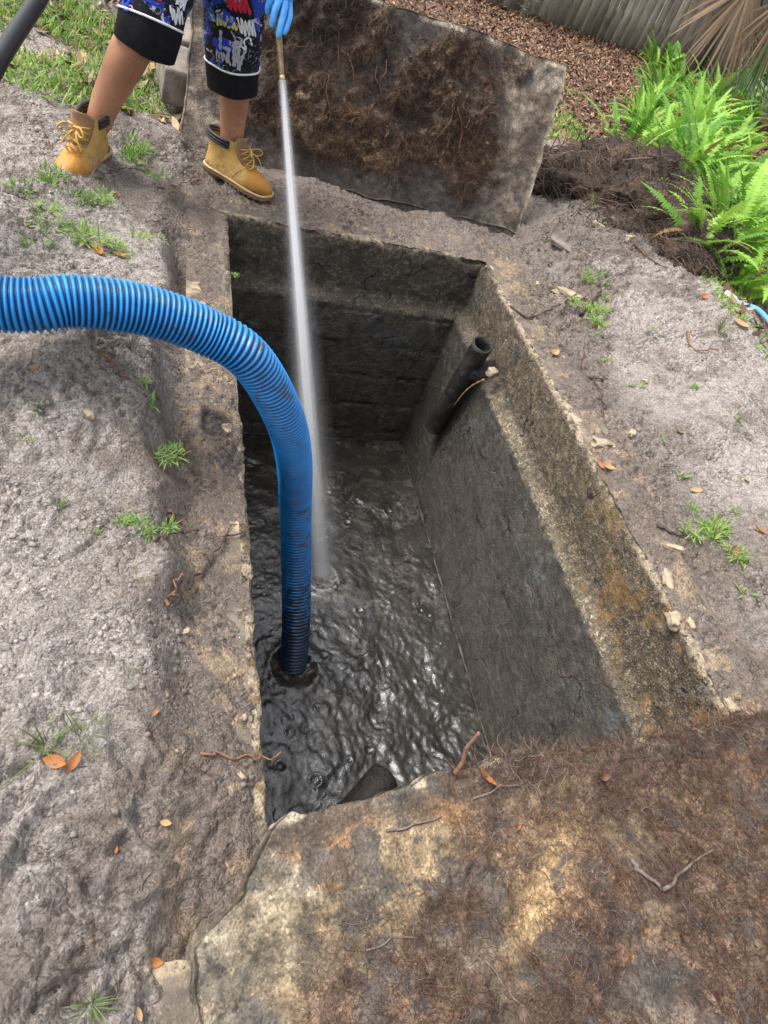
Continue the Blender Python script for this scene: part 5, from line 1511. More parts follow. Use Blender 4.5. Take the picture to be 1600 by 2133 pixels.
pp, _ = spline(PB, 40); mb = MB(); mb.tube(pp - b0, .0125, 12); mb.build('tube', simple('pale_blue_plastic', (.13, .33, .56), (.10, .26, .46), 30, .45, .1), bp)
e0 = PB[0]; ed = (PB[1] - PB[0]); ed /= np.linalg.norm(ed)
mb = MB(); mb.tube(np.array([e0 - ed * .03, e0 - ed * .028, e0 + ed * .02, e0 + ed * .045]) - b0, [.014, .0165, .0165, .0155], 12); mb.build('end_fitting', simple('white_plastic', (.75, .76, .77), None, 30, .5, .1), bp)

# ------------------------------------------------------------------ odd blocks and lumps of concrete
M_conc = simple('old_concrete', (.26, .225, .19), (.13, .11, .095), 12, .9, .8, 60, dist=.01)
M_pale = simple('broken_concrete', (.44, .36, .25), (.22, .17, .12), 30, .9, .8, 120, dist=.006)
def rock(name, c_, d, rot, m_, label, cat, group=None, seed=0, box=.6, n=9, amp=.10):
    """rounded, chipped block"""
    bm = bmesh.new(); bmesh.ops.create_cube(bm, size=2); bmesh.ops.subdivide_edges(bm, edges=bm.edges[:], cuts=n, use_grid_fill=True)
    V = np.array([v.co[:] for v in bm.verts])
    S = V / np.linalg.norm(V, axis=1)[:, None]
    V = V * box + S * (1 - box) * 1.15
    V = V * (1 + amp * fbm(S[:, 0] * 1.7 + seed, S[:, 1] * 1.7, S[:, 2] * 1.7, 4, 800 + seed))[:, None]
    V = V * np.array(d) / 2
    for v, q in zip(bm.verts, V): v.co = q
    me = bpy.data.meshes.new(name); bm.to_mesh(me); bm.free()
    for p_ in me.polygons: p_.use_smooth = True
    o = link(name, me, m_, None, tuple(c_), rot)
    return tag(o, label, cat, group)
def on(q, dz=0.0): return (q[0], q[1], float(H(q[0], q[1])) + dz)
rock('concrete_block', (.035, 4.02, .20), (.17, .36, .16), (.05, .06, .12), M_conc, 'grey concrete block lying behind the left end of the standing lid', 'block', seed=1, box=.93, amp=.05)
rock('concrete_block', (.06, 4.44, .22), (.17, .40, .18), (.02, -.05, .25), M_conc, 'grey concrete block lying farther back behind the worker', 'block', seed=2, box=.93, amp=.05)
rock('concrete_block', (.112, .125, .016), (.085, .22, .07), (.05, .05, .05), M_rim, 'dirt-covered concrete block beside the near lid at the bottom edge', 'block', seed=3, box=.92, amp=.06)
CH = [((1.676, 1.762), .085, .028, 'pale concrete lump at the kink in the right rim'), ((1.582, 0.956), .075, .030, 'long cream concrete chunk lying on the right rim'), ((1.635, 0.937), .040, .02, 'small cream chunk beside a dark puddle on the right rim'),
      ((1.638, 1.111), .075, .016, 'flat tan concrete flake along the right rim'), ((1.711, 1.226), .07, .014, 'thin buff concrete flake near a root on the right rim'), ((2.114, 3.332), .19, .03, 'flat mud-coated concrete slab piece behind the rear right corner'),
      ((2.461, 3.337), .055, .035, 'cream stone at the edge of the root heap'), ((2.339, 3.485), .075, .03, 'tan stone on the slope below the root heap'), ((1.964, 2.877), .15, .03, 'long tan concrete sliver on the mud slope'),
      ((1.837, 2.982), .03, .02, 'small white chip near the rear right corner'), ((1.841, 1.829), .045, .03, 'pale nugget with a dark root on the right mud'), ((1.500, 0.593), .035, .02, 'small pale stone by the near end of the right rim'),
      ((2.074, 2.185), .03, .018, 'small whitish pebble halfway up the right mud'), ((1.615, 0.666), .05, .018, 'tan flake near the front right of the rim'),
      ((-0.125, 1.358), .030, .022, 'round pale pebble on the left bank'), ((0.120, 0.866), .022, .012, 'white chip on the mud left of the rim'), ((0.234, 0.541), .02, .012, 'small white chip near the left front corner')]
for i, (q, s_, h_, lab) in enumerate(CH):
    rock('concrete_chunk' if s_ > .045 else 'pebble', on(q, h_ * -.05), (s_ * .9, s_ * .9 * random.uniform(.42, .7), h_), (random.uniform(-.2, .2), random.uniform(-.2, .2), random.uniform(0, 3.1)), M_conc if 'mud' in lab and 'slab' in lab else M_pale, lab, 'concrete chunk' if s_ > .045 else 'pebble', seed=10 + i, n=5, amp=.55, box=.8)
rock('concrete_chunk', (1.512, 2.455, -.205), (.052, .040, .040), (.2, .1, .5), M_pale, 'cream lump stuck on the wall beside the outlet pipe', 'concrete chunk', seed=44, n=4, amp=.3)

# ------------------------------------------------------------------ heap of torn-up root balls
heap = thing('root_heap', 'dark heap of torn-up roots and soil beside the ferns', 'root heap', (2.95, 4.25, .2))
HO = np.array(heap.location)
M_rootsoil = simple('black_root_soil', (1, 1, 1), (.45, .42, .40), 30, .95, .9, 90, dist=.015, attr=True)
HL = [((2.38, 4.05, .18), (.34, .26, .18)), ((2.75, 4.28, .22), (.36, .28, .21)), ((3.12, 4.42, .22), (.34, .28, .20)), ((3.30, 4.10, .18), (.26, .30, .19)), ((2.82, 3.92, .18), (.48, .36, .17)), ((3.06, 3.62, .17), (.32, .28, .19)), ((2.58, 3.62, .11), (.38, .26, .12)), ((2.90, 3.35, .12), (.26, .20, .13))]
g2 = np.random.default_rng(55)
for i, (c_, d) in enumerate(HL):
    bm = bmesh.new(); bmesh.ops.create_icosphere(bm, subdivisions=4, radius=1)
    V = np.array([v.co[:] for v in bm.verts]); F = np.array([[v.index for v in f_.verts] for f_ in bm.faces]); bm.free()
    r = .98 + .52 * fbm(V[:, 0] * 2.6 + i, V[:, 1] * 2.6, V[:, 2] * 2.6, 5, 850 + i, .7) - .22 * np.abs(fbm(V[:, 0] * 7, V[:, 1] * 7, V[:, 2] * 7, 3, 860 + i))
    W_ = V * r[:, None] * np.array(d) * np.array((.95, .95, 1.10)) * .95 + np.array(c_)
    k = sst(-.1, .4, fbm(V[:, 0] * 2.4, V[:, 1] * 2.4, V[:, 2] * 2.4, 4, 870 + i))[:, None]
    col = np.array((.052, .040, .034)) * (1 - k) + np.array((.13, .088, .058)) * k
    link('root_ball', new_mesh('root_ball', W_ - HO, F, True, col), M_rootsoil, heap)
    n = 2300; s_ = g2.integers(0, len(V), n); s_ = s_[V[s_, 2] > -.25]; n = len(s_)
    fm = fibre_mat('fine_roots', W_[s_] - HO, V[s_], np.tile([0, 0, -.3], (n, 1)), n, .04, .24, .0012, .0034, [(.07, .048, .038), (.12, .078, .052), (.045, .034, .030), (.20, .14, .10), (.15, .10, .065)], 56 + i, lift=.55, curl=.7)
    o = link('fine_roots', fm, M_fibre, heap); o['kind'] = 'stuff'

# ------------------------------------------------------------------ roots and twigs
M_rt = simple('bark_root', (.15, .075, .045), (.065, .042, .032), 45, .85, .6, 160)
M_rd = simple('dark_root', (.045, .033, .028), (.085, .060, .048), 45, .85, .6, 160)
M_ro = simple('orange_root', (.25, .125, .07), (.14, .075, .05), 45, .8, .5, 160)
def twig(name, pts, r, m_, label, lift=.004, zs=None, forks=()):
    q = [np.array(on(p, lift + r)) for p in pts]
    if zs:
        for a, z in zip(q, zs): a[2] += z
    P_, L_ = spline(q, 22)
    P_ = P_ + .010 * np.stack([vn(np.arange(22) * .6, 0 * P_[:, 0], s=int(pts[0][0] * 900) % 97 + k) for k in range(3)], -1) * np.array((1, 1, .35))
    o0 = P_[0].copy(); mb = MB(); mb.tube(P_ - o0, r * np.linspace(1, .45, 22), 7)
    for (i, d, l_) in forks:
        b_ = P_[i]; e_ = b_ + np.array(d) * l_
        mb.tube(np.array([b_, (b_ + e_) / 2 + .006, e_]) - o0, r * np.array([.6, .45, .2]), 5)
    o = mb.build(name, m_, None, loc=tuple(o0)); return tag(o, label, 'root' if name == 'root' else 'twig')
twig('root', [(1.946, 2.680), (2.019, 2.751), (2.140, 2.888)], .013, M_rd, 'short thick dark root stub on the right mud slope')
twig('root', [(1.845, 2.225), (1.805, 2.061), (1.745, 1.899), (1.663, 1.816)], .0035, M_rd, 'thin dark root trailing down the right mud')
twig('root', [(1.832, 2.223), (1.896, 2.199)], .006, M_rd, 'stubby dark twig at the top of the trailing root')
twig('root', [(2.411, 2.488), (2.366, 2.379), (2.427, 2.345), (2.488, 2.349)], .006, M_ro, 'bent reddish root lying near the mud crest on the right')
twig('root', [(1.891, 2.440), (1.796, 2.253), (1.729, 2.153)], .003, M_rt, 'fine brown root beside the kinked right rim')
twig('root', [(1.588, 2.712), (1.665, 2.633), (1.827, 2.736), (1.937, 2.798)], .006, M_rd, 'dark root crossing the rear right corner of the rim')
twig('root', [(1.694, 1.333), (1.753, 1.289), (1.826, 1.281), (1.880, 1.297)], .006, M_rd, 'dark root on the right rim below the grass clump', forks=((10, (.5, .8, .3), .04),))
twig('root', [(-0.118, 1.498), (-0.077, 1.479), (-0.043, 1.464)], .004, M_ro, 'reddish root lying on the left bank')
twig('root', [(-0.173, 1.563), (-0.153, 1.579), (-0.133, 1.605)], .003, M_rt, 'thin twig under the blue hose on the left bank', zs=(0, .01, .03))
twig('root', [(0.044, 1.044), (0.137, 1.175), (0.229, 1.170)], .0035, M_rt, 'brown root lying across the left rim')
twig('root', [(0.118, 0.980), (0.167, 1.068), (0.222, 1.165), (0.301, 1.222)], .0045, M_rd, 'dark crooked root running to the left rim edge', forks=((8, (-.6, .5, .2), .05), (14, (.3, .9, .1), .04)))
twig('root', [(0.073, 0.906), (0.093, 0.945), (0.098, 0.968)], .0045, M_ro, 'orange root curling out of the left bank', zs=(0, .01, .035))
twig('root', [(0.158, 0.577), (0.216, 0.579), (0.276, 0.579), (0.328, 0.590)], .0030, M_ro, 'pale orange root poking over the left rim edge')
twig('root', [(0.117, 3.243), (0.148, 3.301), (0.154, 3.360)], .006, M_ro, 'short red root on the mud between the boots', forks=((12, (-.7, .2, .2), .05),))
twig('root', [(-0.243, 2.871), (-0.168, 3.065), (-0.079, 3.188)], .003, M_rt, 'thin twig in the weeds under the left boot')
twig('root', [(-0.013, 2.992), (0.064, 3.152), (0.126, 3.302)], .0028, M_rd, 'thin dark twig lying left of the right boot')
twig('root', [(4.102, 4.750), (3.555, 4.245), (2.881, 3.683), (2.733, 3.689)], .009, M_rt, 'bare root running down the side of the root heap')
twig('root', [(2.473, 3.353), (2.530, 3.190), (2.623, 3.121)], .006, M_rt, 'thin root strand at the foot of the root heap')
twig('root', [(0.072, 1.177), (0.092, 1.168), (0.102, 1.153)], .006, M_rt, 'short brown root stub at the foot of the left bank', zs=(0, .015, .03))
# red root standing up from the edge of the near lid
p_, _ = spline([(.668, .492, .09), (.672, .500, .13), (.668, .512, .165), (.676, .520, .20), (.680, .524, .215)], 20)
mb = MB(); mb.tube(p_ - p_[0], .0052 * np.linspace(1, .7, 20) * (1 + .15 * np.sin(np.arange(20) * 1.7)), 8); o = mb.build('root', M_ro, None, loc=tuple(p_[0])); tag(o, 'reddish root stub standing up from the near lid edge', 'root')
# roots dangling beside the outlet pipe and from the rim
for pts, lab in (([(1.50, 2.47, -.26), (1.49, 2.52, -.33), (1.475, 2.545, -.40), (1.462, 2.56, -.50)], 'pale ragged root hanging along the outlet pipe'), ([(1.53, 2.50, -.05), (1.52, 2.49, -.10), (1.52, 2.50, -.15)], 'thin tan root dangling above the outlet pipe')):
    p_, _ = spline(pts, 20); mb = MB(); mb.tube(p_ - p_[0], .006 * np.linspace(1, .3, 20) * (1 + .4 * np.sin(np.arange(20) * 2.1)), 6); o = mb.build('root', simple('tan_root', (.30, .20, .10), (.18, .12, .07), 60, .9, .5), None, loc=tuple(p_[0])); tag(o, lab, 'root')
# dark roots in front of the standing lid
twig('root', [(.22, 3.66), (.30, 3.62), (.42, 3.60)], .004, M_rd, 'dark root against the foot of the standing lid behind the right leg', zs=(.18, .16, .10))
twig('root', [(.12, 3.70), (.22, 3.66), (.30, 3.64)], .003, M_rd, 'thin root crossing the bare left end of the standing lid', zs=(.25, .22, .18))

# ------------------------------------------------------------------ fallen leaves
LEAFM = [simple('dry_leaf_orange', (.42, .17, .05), (.30, .11, .04), 25, .6, .3, trans=.15), simple('dry_leaf_brown', (.24, .12, .06), (.16, .08, .045), 25, .7, .3, trans=.1), simple('dry_leaf_tan', (.50, .32, .16), (.36, .22, .11), 25, .7, .3, trans=.15)]
def leaf_mesh(L, w, curl, seed):
    tt = np.linspace(0, 1, 9); a = np.linspace(-1, 1, 5)
    W_ = w * np.sin(np.pi * np.clip(tt * .96 + .02, 0, 1)) ** .8
    X = (tt - .5)[:, None] * L + 0 * a[None]; Y = W_[:, None] * a[None]
    Z = curl * L * (tt[:, None] - .5) ** 2 * 1.6 + .5 * np.abs(Y) * (.5 + curl) + .006 * vn(X * 60 + seed, Y * 60, s=seed)
    return new_mesh('leaf', np.stack([X, Y, Z], -1).reshape(-1, 3), grid_faces(9, 5))
lm = [[leaf_mesh(1, .22 + .04 * k, .25 + .2 * k, k) for k in range(3)] for _ in LEAFM]
for ms, m_ in zip(lm, LEAFM):
    for me in ms: me.materials.append(m_)
LV = [((-0.101, 0.541), .055, 0, 'orange dry leaf left of its twin on the pale sand'), ((-0.075, 0.543), .050, 0, 'orange dry leaf right of its twin on the pale sand'), ((-0.183, 2.273), .075, 0, 'brown curled leaf in the grass clump above the hose'), ((-0.116, 2.283), .06, 0, 'small orange leaf right of the grass clump above the hose'),
      ((1.983, 1.523), .065, 2, 'tan dry leaf on the right mud'), ((1.938, 1.199), .07, 1, 'dark brown leaf under the grass clump at the right'), ((2.081, 1.277), .07, 0, 'orange leaf tip behind the grass clump at the right edge'), ((1.689, 2.346), .07, 2, 'tan leaf lying on the right rim above the kink'),
      ((0.078, 0.234), .030, 0, 'orange sliver of leaf near the bottom left'), ((0.056, 0.166), .026, 2, 'pale leaf scrap at the bottom left edge'), ((0.088, 0.444), .028, 2, 'tan leaf sliver left of the near lid'), ((0.007, 0.399), .016, 0, 'tiny orange leaf scrap left of the near lid'),
      ((0.062, 0.652), .022, 0, 'small orange leaf scrap on the left sand'), ((2.042, 1.817), .045, 1, 'brown leaf scrap high on the right mud'), ((1.760, 1.705), .035, 1, 'small brown leaf scrap right of the kinked rim'), ((2.189, 1.537), .05, 2, 'tan leaf scrap at the right edge'),
      ((1.640, 1.623), .12, 2, 'long tan sliver lying on the right rim'), ((-0.248, 1.432), .05, 2, 'pale wood splinter on the left bank'), ((2.638, 2.782), .08, 0, 'orange leaf at the edge of the grass by the blue pipe'), ((2.864, 2.737), .10, 2, 'tan leaf beside the blue pipe'),
      ((2.747, 2.576), .12, 2, 'pale leaf on the mud below the blue pipe'), ((1.613, 1.634), .05, 0, 'orange flake beside the right rim'), ((2.817, 2.765), .07, 1, 'brown leaf under the blue pipe'), ((-0.171, 2.849), .05, 1, 'brown leaf in the weeds between the boots')]
for q, L_, mi, lab in LV:
    L_ *= .8
    o = link('leaf', random.choice(lm[mi]), None, None, on(q, .006), (random.uniform(-.35, .35), random.uniform(-.3, .3), random.uniform(0, 6.28)), L_)
    tag(o, lab, 'leaf', 'fallen leaves on the mud')
for (x0, y0), L_, rz, mi, lab in (((.728, .470), .050, 2.0, 0, 'bright orange leaf on the root mat of the near lid'), ((.775, .372), .018, .6, 0, 'tiny amber leaf on the near lid'), ((1.02, .455), .030, .2, 1, 'brown leaf scrap on the root mat near the pit edge')):
    o = link('leaf', lm[mi][1], None, None, (x0, y0, float(near_top(np.array(x0), np.array(y0))) + .014), (.5, .2, rz), L_); tag(o, lab, 'leaf', 'leaves on the near lid')

# ------------------------------------------------------------------ weeds and grass clumps
M_gr = leaf_mat('weed_green', (.12, .24, .045), (.30, .43, .11), .5, .3)
M_gr2 = leaf_mat('grass_dull', (.10, .15, .045), (.20, .23, .085), .6, .25)
def tuft(n, h_, sp, wd, seed, broad=False):
    g2 = np.random.default_rng(seed)
    a = g2.uniform(0, 2 * np.pi, n); r0 = sp * np.sqrt(g2.uniform(0, 1, n)) * .7
    cs = g2.normal(0, sp * .75, (6, 2)) * (n > 100); cw = g2.integers(0, 6, n)
    b = np.stack([r0 * .6 * np.cos(a) + cs[cw, 0], r0 * .6 * np.sin(a) + cs[cw, 1], 0 * a - .004], -1)
    a2 = a + g2.normal(0, .8, n); tilt = g2.uniform(.25, 1.45, n)
    d = np.stack([np.cos(a2) * np.sin(tilt), np.sin(a2) * np.sin(tilt), np.cos(tilt)], -1)
    L_ = h_ * g2.uniform(.45, 1.1, n); K = 5; tt = np.linspace(0, 1, K)
    P_ = b[:, None] + d[:, None] * (L_[:, None] * tt)[..., None] + np.array((0, 0, -1.0)) * (L_[:, None] * .45 * tt ** 2)[..., None] * np.sin(tilt)[:, None, None]
    P_[..., 2] = np.maximum(P_[..., 2], -.003)
    prof = [.35, .95, 1, .7, .06] if broad else [.8, 1, .85, .5, .05]
    W_ = wd * g2.uniform(.6, 1.3, n)[:, None] * np.array(prof)[None]
    S = np.stack([-np.sin(a2), np.cos(a2), g2.normal(0, .3, n)], -1)
    V, Q = ribbons(P_, W_, S); mb = MB(); mb.add(V, Q); return mb.mesh('weed', False)
TU = {'broad': [tuft(300, .050, .070, .0021, 1, True), tuft(240, .042, .065, .0022, 2, True), tuft(200, .038, .075, .0020, 11, True), tuft(260, .046, .060, .0023, 12, True), tuft(160, .055, .060, .0020, 13, True)], 'grass': [tuft(34, .10, .035, .0016, 3), tuft(24, .12, .03, .0014, 4)], 'small': [tuft(24, .032, .024, .0024, 5, True), tuft(18, .036, .030, .0020, 6, True), tuft(14, .028, .034, .0022, 7, True), tuft(11, .040, .020, .0026, 8, True)]}
for k_, ms in TU.items():
    for me in ms: me.materials.append(M_gr2 if k_ == 'grass' else M_gr)
WD = [((-0.261, 2.260), 'broad', 1.25, 'bright grass clump on the sand above the blue hose'), ((-0.126, 2.309), 'broad', .9, 'smaller bright grass clump beside the leaves above the hose'), ((-0.001, 2.509), 'small', 1.3, 'small weed on the bank slope by the rear left corner'),
      ((-0.166, 3.331), 'broad', 1.3, 'weed clump between the boots beside the left boot'), ((-0.079, 3.188), 'broad', 1.0, 'weed clump between the boots, farther from the left boot'), ((-0.303, 2.723), 'broad', 1.2, 'weed clump under the toe of the left boot'), ((-0.204, 2.718), 'broad', 1.0, 'weed clump below the left boot, nearer the pit'), ((-0.365, 2.771), 'small', 1.5, 'weed sprig left of the left boot toe'),
      ((-0.416, 2.322), 'small', 1.6, 'weed sprig near the left edge above the hose'), ((-0.242, 2.507), 'small', 1.1, 'tiny weed sprig above the hose'), ((0.027, 1.395), 'broad', .72, 'grass clump on the edge of the left bank beside the dirt notch'), ((0.009, 1.441), 'small', 1.3, 'weed sprig on the left bank edge under the hose'),
      ((-0.007, 1.494), 'small', .9, 'weed sprig on the left bank under the hose arch'), ((0.016, 1.097), 'broad', .5, 'broad-leaved weed at the foot of the left bank'), ((-0.022, 1.119), 'small', .9, 'yellow-green weed sprig on the left bank'), ((-0.083, 1.052), 'small', .9, 'weed sprig on the left sand'), ((-0.166, 1.109), 'grass', .5, 'thin grass wisps on the left sand'),
      ((-0.243, 1.347), 'small', .9, 'pressed weed sprig on the left bank near the edge'), ((-0.247, 1.260), 'small', .7, 'tiny weed sprig on the left bank near the frame edge'), ((-0.067, 0.602), 'grass', .75, 'grey-green grass wisps above the two orange leaves'), ((-0.119, 0.576), 'grass', .8, 'sparse grass wisps left of the two orange leaves'), ((0.003, 0.730), 'grass', .3, 'few grass blades on the left sand'),
      ((-0.012, 0.181), 'grass', .48, 'green grass sprig at the bottom left'), ((0.009, 0.941), 'grass', .35, 'thin pale grass blades on the left sand'), ((0.077, 0.928), 'grass', .3, 'three grass blades by the orange root'), ((1.976, 1.256), 'broad', 1.0, 'dense bright grass clump on the right mud'), ((1.933, 1.315), 'broad', .7, 'left part of the bright grass on the right mud'), ((1.902, 1.047), 'small', 1.4, 'weed sprig below the grass clump at the right'),
      ((2.068, 1.391), 'small', 1.0, 'weed sprig above the grass clump at the right'), ((2.147, 2.997), 'broad', .9, 'weed clump on the right slope nearest the standing lid'), ((2.059, 2.664), 'broad', .9, 'weed clump midway down the right slope'), ((1.963, 2.511), 'small', 1.5, 'weed sprig low on the right slope'), ((2.158, 2.840), 'small', 1.8, 'weed sprig between the two weed clumps on the right slope'),
      ((1.971, 2.331), 'small', 1.2, 'small weed on the right mud by the rim'), ((1.990, 1.812), 'small', 1.4, 'weed sprig on the right mud crest'), ((1.966, 1.604), 'small', 1.2, 'weed sprig on the right mud above the tan leaf'), ((2.236, 2.056), 'small', 1.7, 'weed sprig upright on the right mud crest'), ((2.035, 2.152), 'small', 1.5, 'weed sprig halfway up the right mud'), ((2.288, 1.863), 'small', 1.8, 'pale weed sprig high on the right mud'),
      ((2.278, 2.522), 'small', 1.6, 'weed sprig on the upper right mud'), ((2.571, 2.481), 'grass', 1.2, 'grass wisps near the bent reddish root'), ((2.020, 3.417), 'small', 1.6, 'weed sprig beside the bottom corner of the standing lid'), ((2.414, 3.752), 'small', 2.2, 'weed sprig growing out of the root heap'), ((-0.294, 4.723), 'small', 3.0, 'yellow-green weed behind the worker'), ((0.297, 2.549), 'small', .7, 'tiny sprig on the left rim edge')]
for i, (q, k_, s_, lab) in enumerate(WD):
    o = link('weed' if k_ != 'grass' else 'grass_tuft', TU[k_][i % len(TU[k_])], None, None, on(q, -.002), (random.uniform(-.1, .1), random.uniform(-.1, .1), random.uniform(0, 6.28)), s_ * 1.05)
    tag(o, lab, 'weed' if k_ != 'grass' else 'grass', 'weeds sprouting from the mud')

# ------------------------------------------------------------------ stuff: clods, litter, lawn
def frustum_ok(x, y, z, m=.12):
    """keep only what lies near the photographed ground (plus a margin to each side)"""
    Mi = np.array(cam.matrix_world.inverted())
    v = Mi[:3, :3] @ np.stack([x, y, z]) + Mi[:3, 3:4]
    u, w_ = v[0] / -v[2] * 24 / 27, v[1] / -v[2] * 24 / 36
    return (v[2] < -.1) & (np.abs(u) < .5 + m) & (np.abs(w_) < .5 + m)
def clods(n, xs, ys, smin, smax, seed):
    g2 = np.random.default_rng(seed)
    x, y = g2.uniform(*xs, n), g2.uniform(*ys, n)
    z = H(x, y)
    dens = sst(-.25, .3, fbm(x * 2.6, y * 2.6, octv=3, s=901))
    ok = (g2.uniform(0, 1, n) < dens) & frustum_ok(x, y, z) & ((x < XL - .02) | (x > XR + .04) | (y > yback(x) + .04)) & ~((x > .13) & (y < .47)) 
    x, y, z = x[ok], y[ok], z[ok]; n = len(x)
    s_ = smin + (smax - smin) * g2.uniform(0, 1, n) ** 4
    bm = bmesh.new(); bmesh.ops.create_icosphere(bm, subdivisions=1, radius=1)
    T = np.array([v.co[:] for v in bm.verts]); F = np.array([[v.index for v in f_.verts] for f_ in bm.faces]); bm.free()
    J = T[None] * g2.uniform(.55, 1.35, (n, len(T), 1)) * g2.uniform(.7, 1.3, (n, 1, 3)) * s_[:, None, None]
    J[..., 2] *= .6
    V = (J + np.stack([x, y, z - s_ * .05], -1)[:, None]).reshape(-1, 3)
    Fa = (F[None] + (np.arange(n) * len(T))[:, None, None]).reshape(-1, 3)
    col = np.repeat(ground_colour(x, y, z) * g2.uniform(.75, 1.15, n)[:, None], len(T), axis=0)
    return new_mesh('soil_clods', V, Fa, False, col)
o = link('soil_clods', clods(60000, (-.8, 3.0), (0.0, 3.7), .0014, .0085, 61), M_soil); tag(o, 'crumbly clods of soil scattered over the mud', 'soil clods', kind='stuff')

def flat_leaves(n, region, lmin, lmax, seed, cols):
    g2 = np.random.default_rng(seed)
    x, y = g2.uniform(*region[0], n), g2.uniform(*region[1], n)
    z = H(x, y)
    ok = frustum_ok(x, y, z, .1) & region[2](x, y, g2); x, y, z = x[ok], y[ok], z[ok]; n = len(x)
    a = g2.uniform(0, 2 * np.pi, n); L_ = g2.uniform(lmin, lmax, n); ti = g2.normal(0, .35, n)
    d = np.stack([np.cos(a), np.sin(a), ti], -1); s_ = np.stack([-np.sin(a), np.cos(a), g2.normal(0, .45, n)], -1)
    c_ = np.stack([x, y, z + .006 + np.abs(ti) * L_ * .5], -1); K = 4; tt = np.linspace(-.5, .5, K)
    P_ = c_[:, None] + d[:, None] * (L_[:, None] * tt)[..., None]
    P_[..., 2] += (L_[:, None] * g2.uniform(-.2, .7, n)[:, None] * tt ** 2)
    W_ = (L_ * g2.uniform(.12, .24, n))[:, None] * np.array([.15, 1, .9, .1])[None]
    V, Q = ribbons(P_, W_, s_)
    cc = np.array(cols)[g2.integers(0, len(cols), n)] * g2.uniform(.6, 1.25, n)[:, None]
    return new_mesh('leaf_litter', V, Q, False, np.repeat(cc, 2 * K, axis=0))
LC = [(.20, .105, .06), (.15, .075, .045), (.26, .15, .085), (.11, .060, .04), (.36, .24, .15), (.22, .10, .055), (.30, .20, .14)]
def r1(x, y, g_): return (y - 4.2 > .35 * np.abs(x - 2.6)) & ((y > 5.2) | (x > 1.9)) & (g_.uniform(0, 1, len(x)) < .35 + .65 * sst(4.4, 6.0, y))
o = link('leaf_litter', flat_leaves(52000, ((.9, 7.5), (4.2, 11.2), r1), .022, .062, 63, LC), simple('litter_leaf', (1, 1, 1), (.7, .68, .65), 12, .8, 0, attr=True)); tag(o, 'brown leaf litter on the ground in front of the fence', 'leaf litter', kind='stuff')
def r2(x, y, g_): return (x > 2.95 + .30 * (y - 3.0)) & (x < 4.6 + .5 * (y - 3.5)) & (g_.uniform(0, 1, len(x)) < .5)
o = link('leaf_litter', flat_leaves(3600, ((2.8, 5.4), (2.4, 5.0), r2), .03, .09, 64, LC), bpy.data.materials['litter_leaf']); tag(o, 'thin leaf litter between the ferns and the blue pipe', 'leaf litter', kind='stuff')
def r3(x, y, g_): return (y > 3.75 + .25 * vn(x * 3, y * 3, s=5)) & (x < .75) & (g_.uniform(0, 1, len(x)) < .6)
o = link('leaf_litter', flat_leaves(6500, ((-2.2, .9), (3.7, 9.5), r3), .03, .085, 65, [(.40, .29, .17), (.30, .19, .10), (.22, .13, .07), (.46, .36, .23)]), bpy.data.materials['litter_leaf']); tag(o, 'dry tan leaves strewn through the grass behind the worker', 'leaf litter', kind='stuff')

def lawn(n, region, h_, wd, seed, cols, label):
    g2 = np.random.default_rng(seed)
    x, y = g2.uniform(*region[0], n), g2.uniform(*region[1], n)
    z = H(x, y); ok = frustum_ok(x, y, z, .1) & region[2](x, y, g2); x, y, z = x[ok], y[ok], z[ok]; n = len(x)
    a = g2.uniform(0, 2 * np.pi, n); ti = g2.uniform(.1, 1.2, n); L_ = h_ * g2.uniform(.4, 1.15, n)
    d = np.stack([np.cos(a) * np.sin(ti), np.sin(a) * np.sin(ti), np.cos(ti)], -1); K = 4; tt = np.linspace(0, 1, K)
    P_ = np.stack([x, y, z - .004], -1)[:, None] + d[:, None] * (L_[:, None] * tt)[..., None]
    P_[..., 2] -= L_[:, None] * .35 * tt ** 2
    W_ = wd * g2.uniform(.6, 1.4, n)[:, None] * np.array([.8, 1, .7, .06])[None]
    V, Q = ribbons(P_, W_, np.stack([-np.sin(a), np.cos(a), g2.normal(0, .3, n)], -1))
    cc = np.array(cols)[g2.integers(0, len(cols), n)] * g2.uniform(.7, 1.2, n)[:, None]
    o = link('grass', new_mesh('grass', V, Q, False, np.repeat(cc, 2 * K, axis=0)), M_lawn); return tag(o, label, 'grass', kind='stuff')
t = NT('lawn_blade'); M_lawn = t.finish(t.attr(), .55, None, .3, trans=.3)
GC = [(.19, .34, .05), (.24, .40, .06), (.30, .42, .10), (.42, .42, .18), (.14, .27, .04)]
def g1(x, y, g_):
    m = sst(-.10, .25, fbm(x * 1.7, y * 1.7, octv=3, s=951) + .30 - .3 * (y > 4.9) * (x > -.9))
    return (y > 3.45 + .40 * vn(x * 2.2, y * 2.2, s=952) + .3 * sst(-.5, .1, x)) & (x < .50) & (g_.uniform(0, 1, len(x)) < m)
lawn(80000, ((-2.3, .6), (3.4, 9.0), g1), .10, .0032, 71, GC, 'patchy green lawn behind the worker at the upper left')
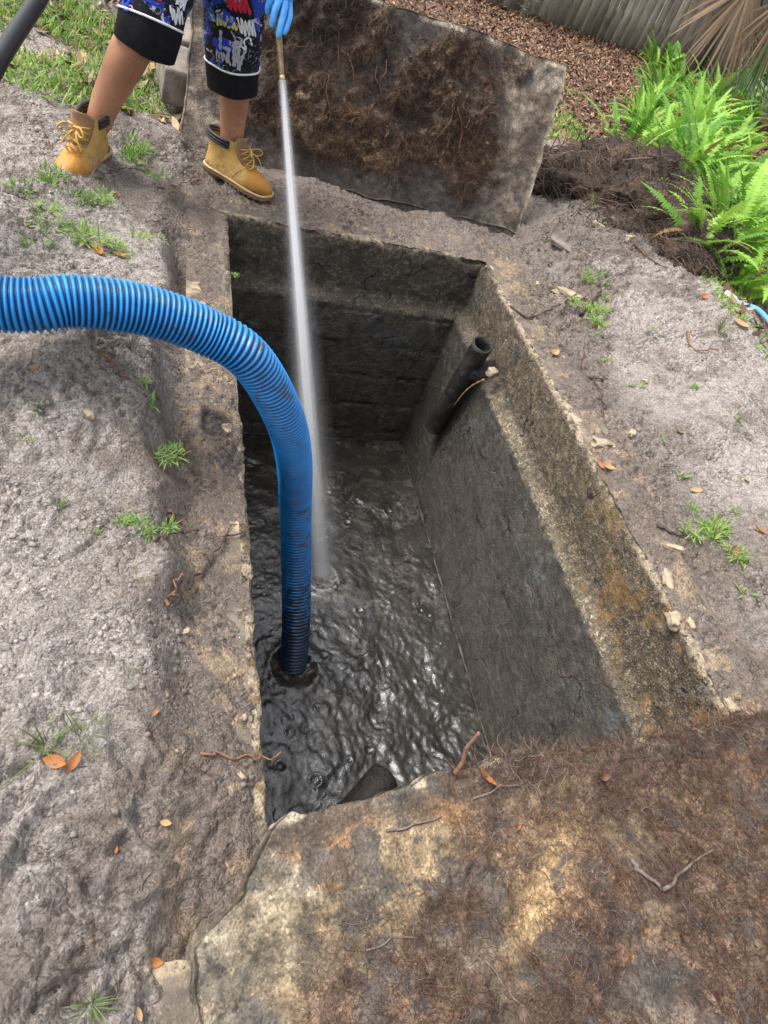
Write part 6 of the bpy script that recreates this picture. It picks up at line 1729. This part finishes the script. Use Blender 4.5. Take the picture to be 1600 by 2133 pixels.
def g2_(x, y, g_):
    m = sst(-.15, .25, fbm(x * 2.2, y * 2.2, octv=3, s=953) + .1)
    return (x > 2.75 + .16 * (y - 2.3) + .1 * vn(x * 4, y * 4, s=954)) & (x < 4.3) & (g_.uniform(0, 1, len(x)) < m)
lawn(15000, ((2.6, 4.4), (1.9, 4.3), g2_), .06, .0032, 72, GC, 'low green ground cover round the blue pipe')
def g3_(x, y, g_):
    m = sst(-.05, .30, fbm(x * 1.9, y * 1.9, octv=3, s=955) + .34 * gs(x, y, 2.75, 5.4, .7, .9))
    return (g_.uniform(0, 1, len(x)) < m)
lawn(26000, ((2.1, 4.0), (4.6, 7.5), g3_), .08, .0034, 73, GC, 'patch of weedy grass between the standing lid and the ferns')
def g4_(x, y, g_):
    m = sst(.05, .35, fbm(x * 2.5, y * 2.5, octv=3, s=957)); return (x < XL - .32) & (g_.uniform(0, 1, len(x)) < m * .25)
lawn(5000, ((-.7, .0), (.15, 1.4), g4_), .045, .0011, 74, [(.14, .17, .07), (.20, .21, .10), (.24, .22, .13)], 'sparse dull grass blades on the left sand')

# small bits of root and bark trodden into the mud
g2 = np.random.default_rng(81); n = 9000
x, y = g2.uniform(-.8, 3.0, n), g2.uniform(.02, 3.7, n); z = H(x, y)
ok = frustum_ok(x, y, z) & ((x < XL - .03) | (x > XR + .05) | (y > yback(x) + .05)) & ~((x > .13) & (y < .47)) & (g2.uniform(0, 1, n) < .25 + .75 * sst(-.1, .4, fbm(x * 2.2, y * 2.2, octv=3, s=961)))
x, y, z = x[ok], y[ok], z[ok]; n = len(x)
fm = fibre_mat('root_bits', np.stack([x, y, z + .0015], -1), np.tile([0, 0, 1.0], (n, 1)), np.zeros((n, 3)), n, .006, .045, .0004, .0013, [(.10, .065, .045), (.06, .045, .036), (.20, .13, .08), (.30, .22, .14), (.16, .085, .05), (.05, .038, .032)], 82, lift=.10, curl=.45)
o = link('root_bits', fm, M_fibre); tag(o, 'small bits of root and bark trodden into the mud', 'root bits', kind='stuff')
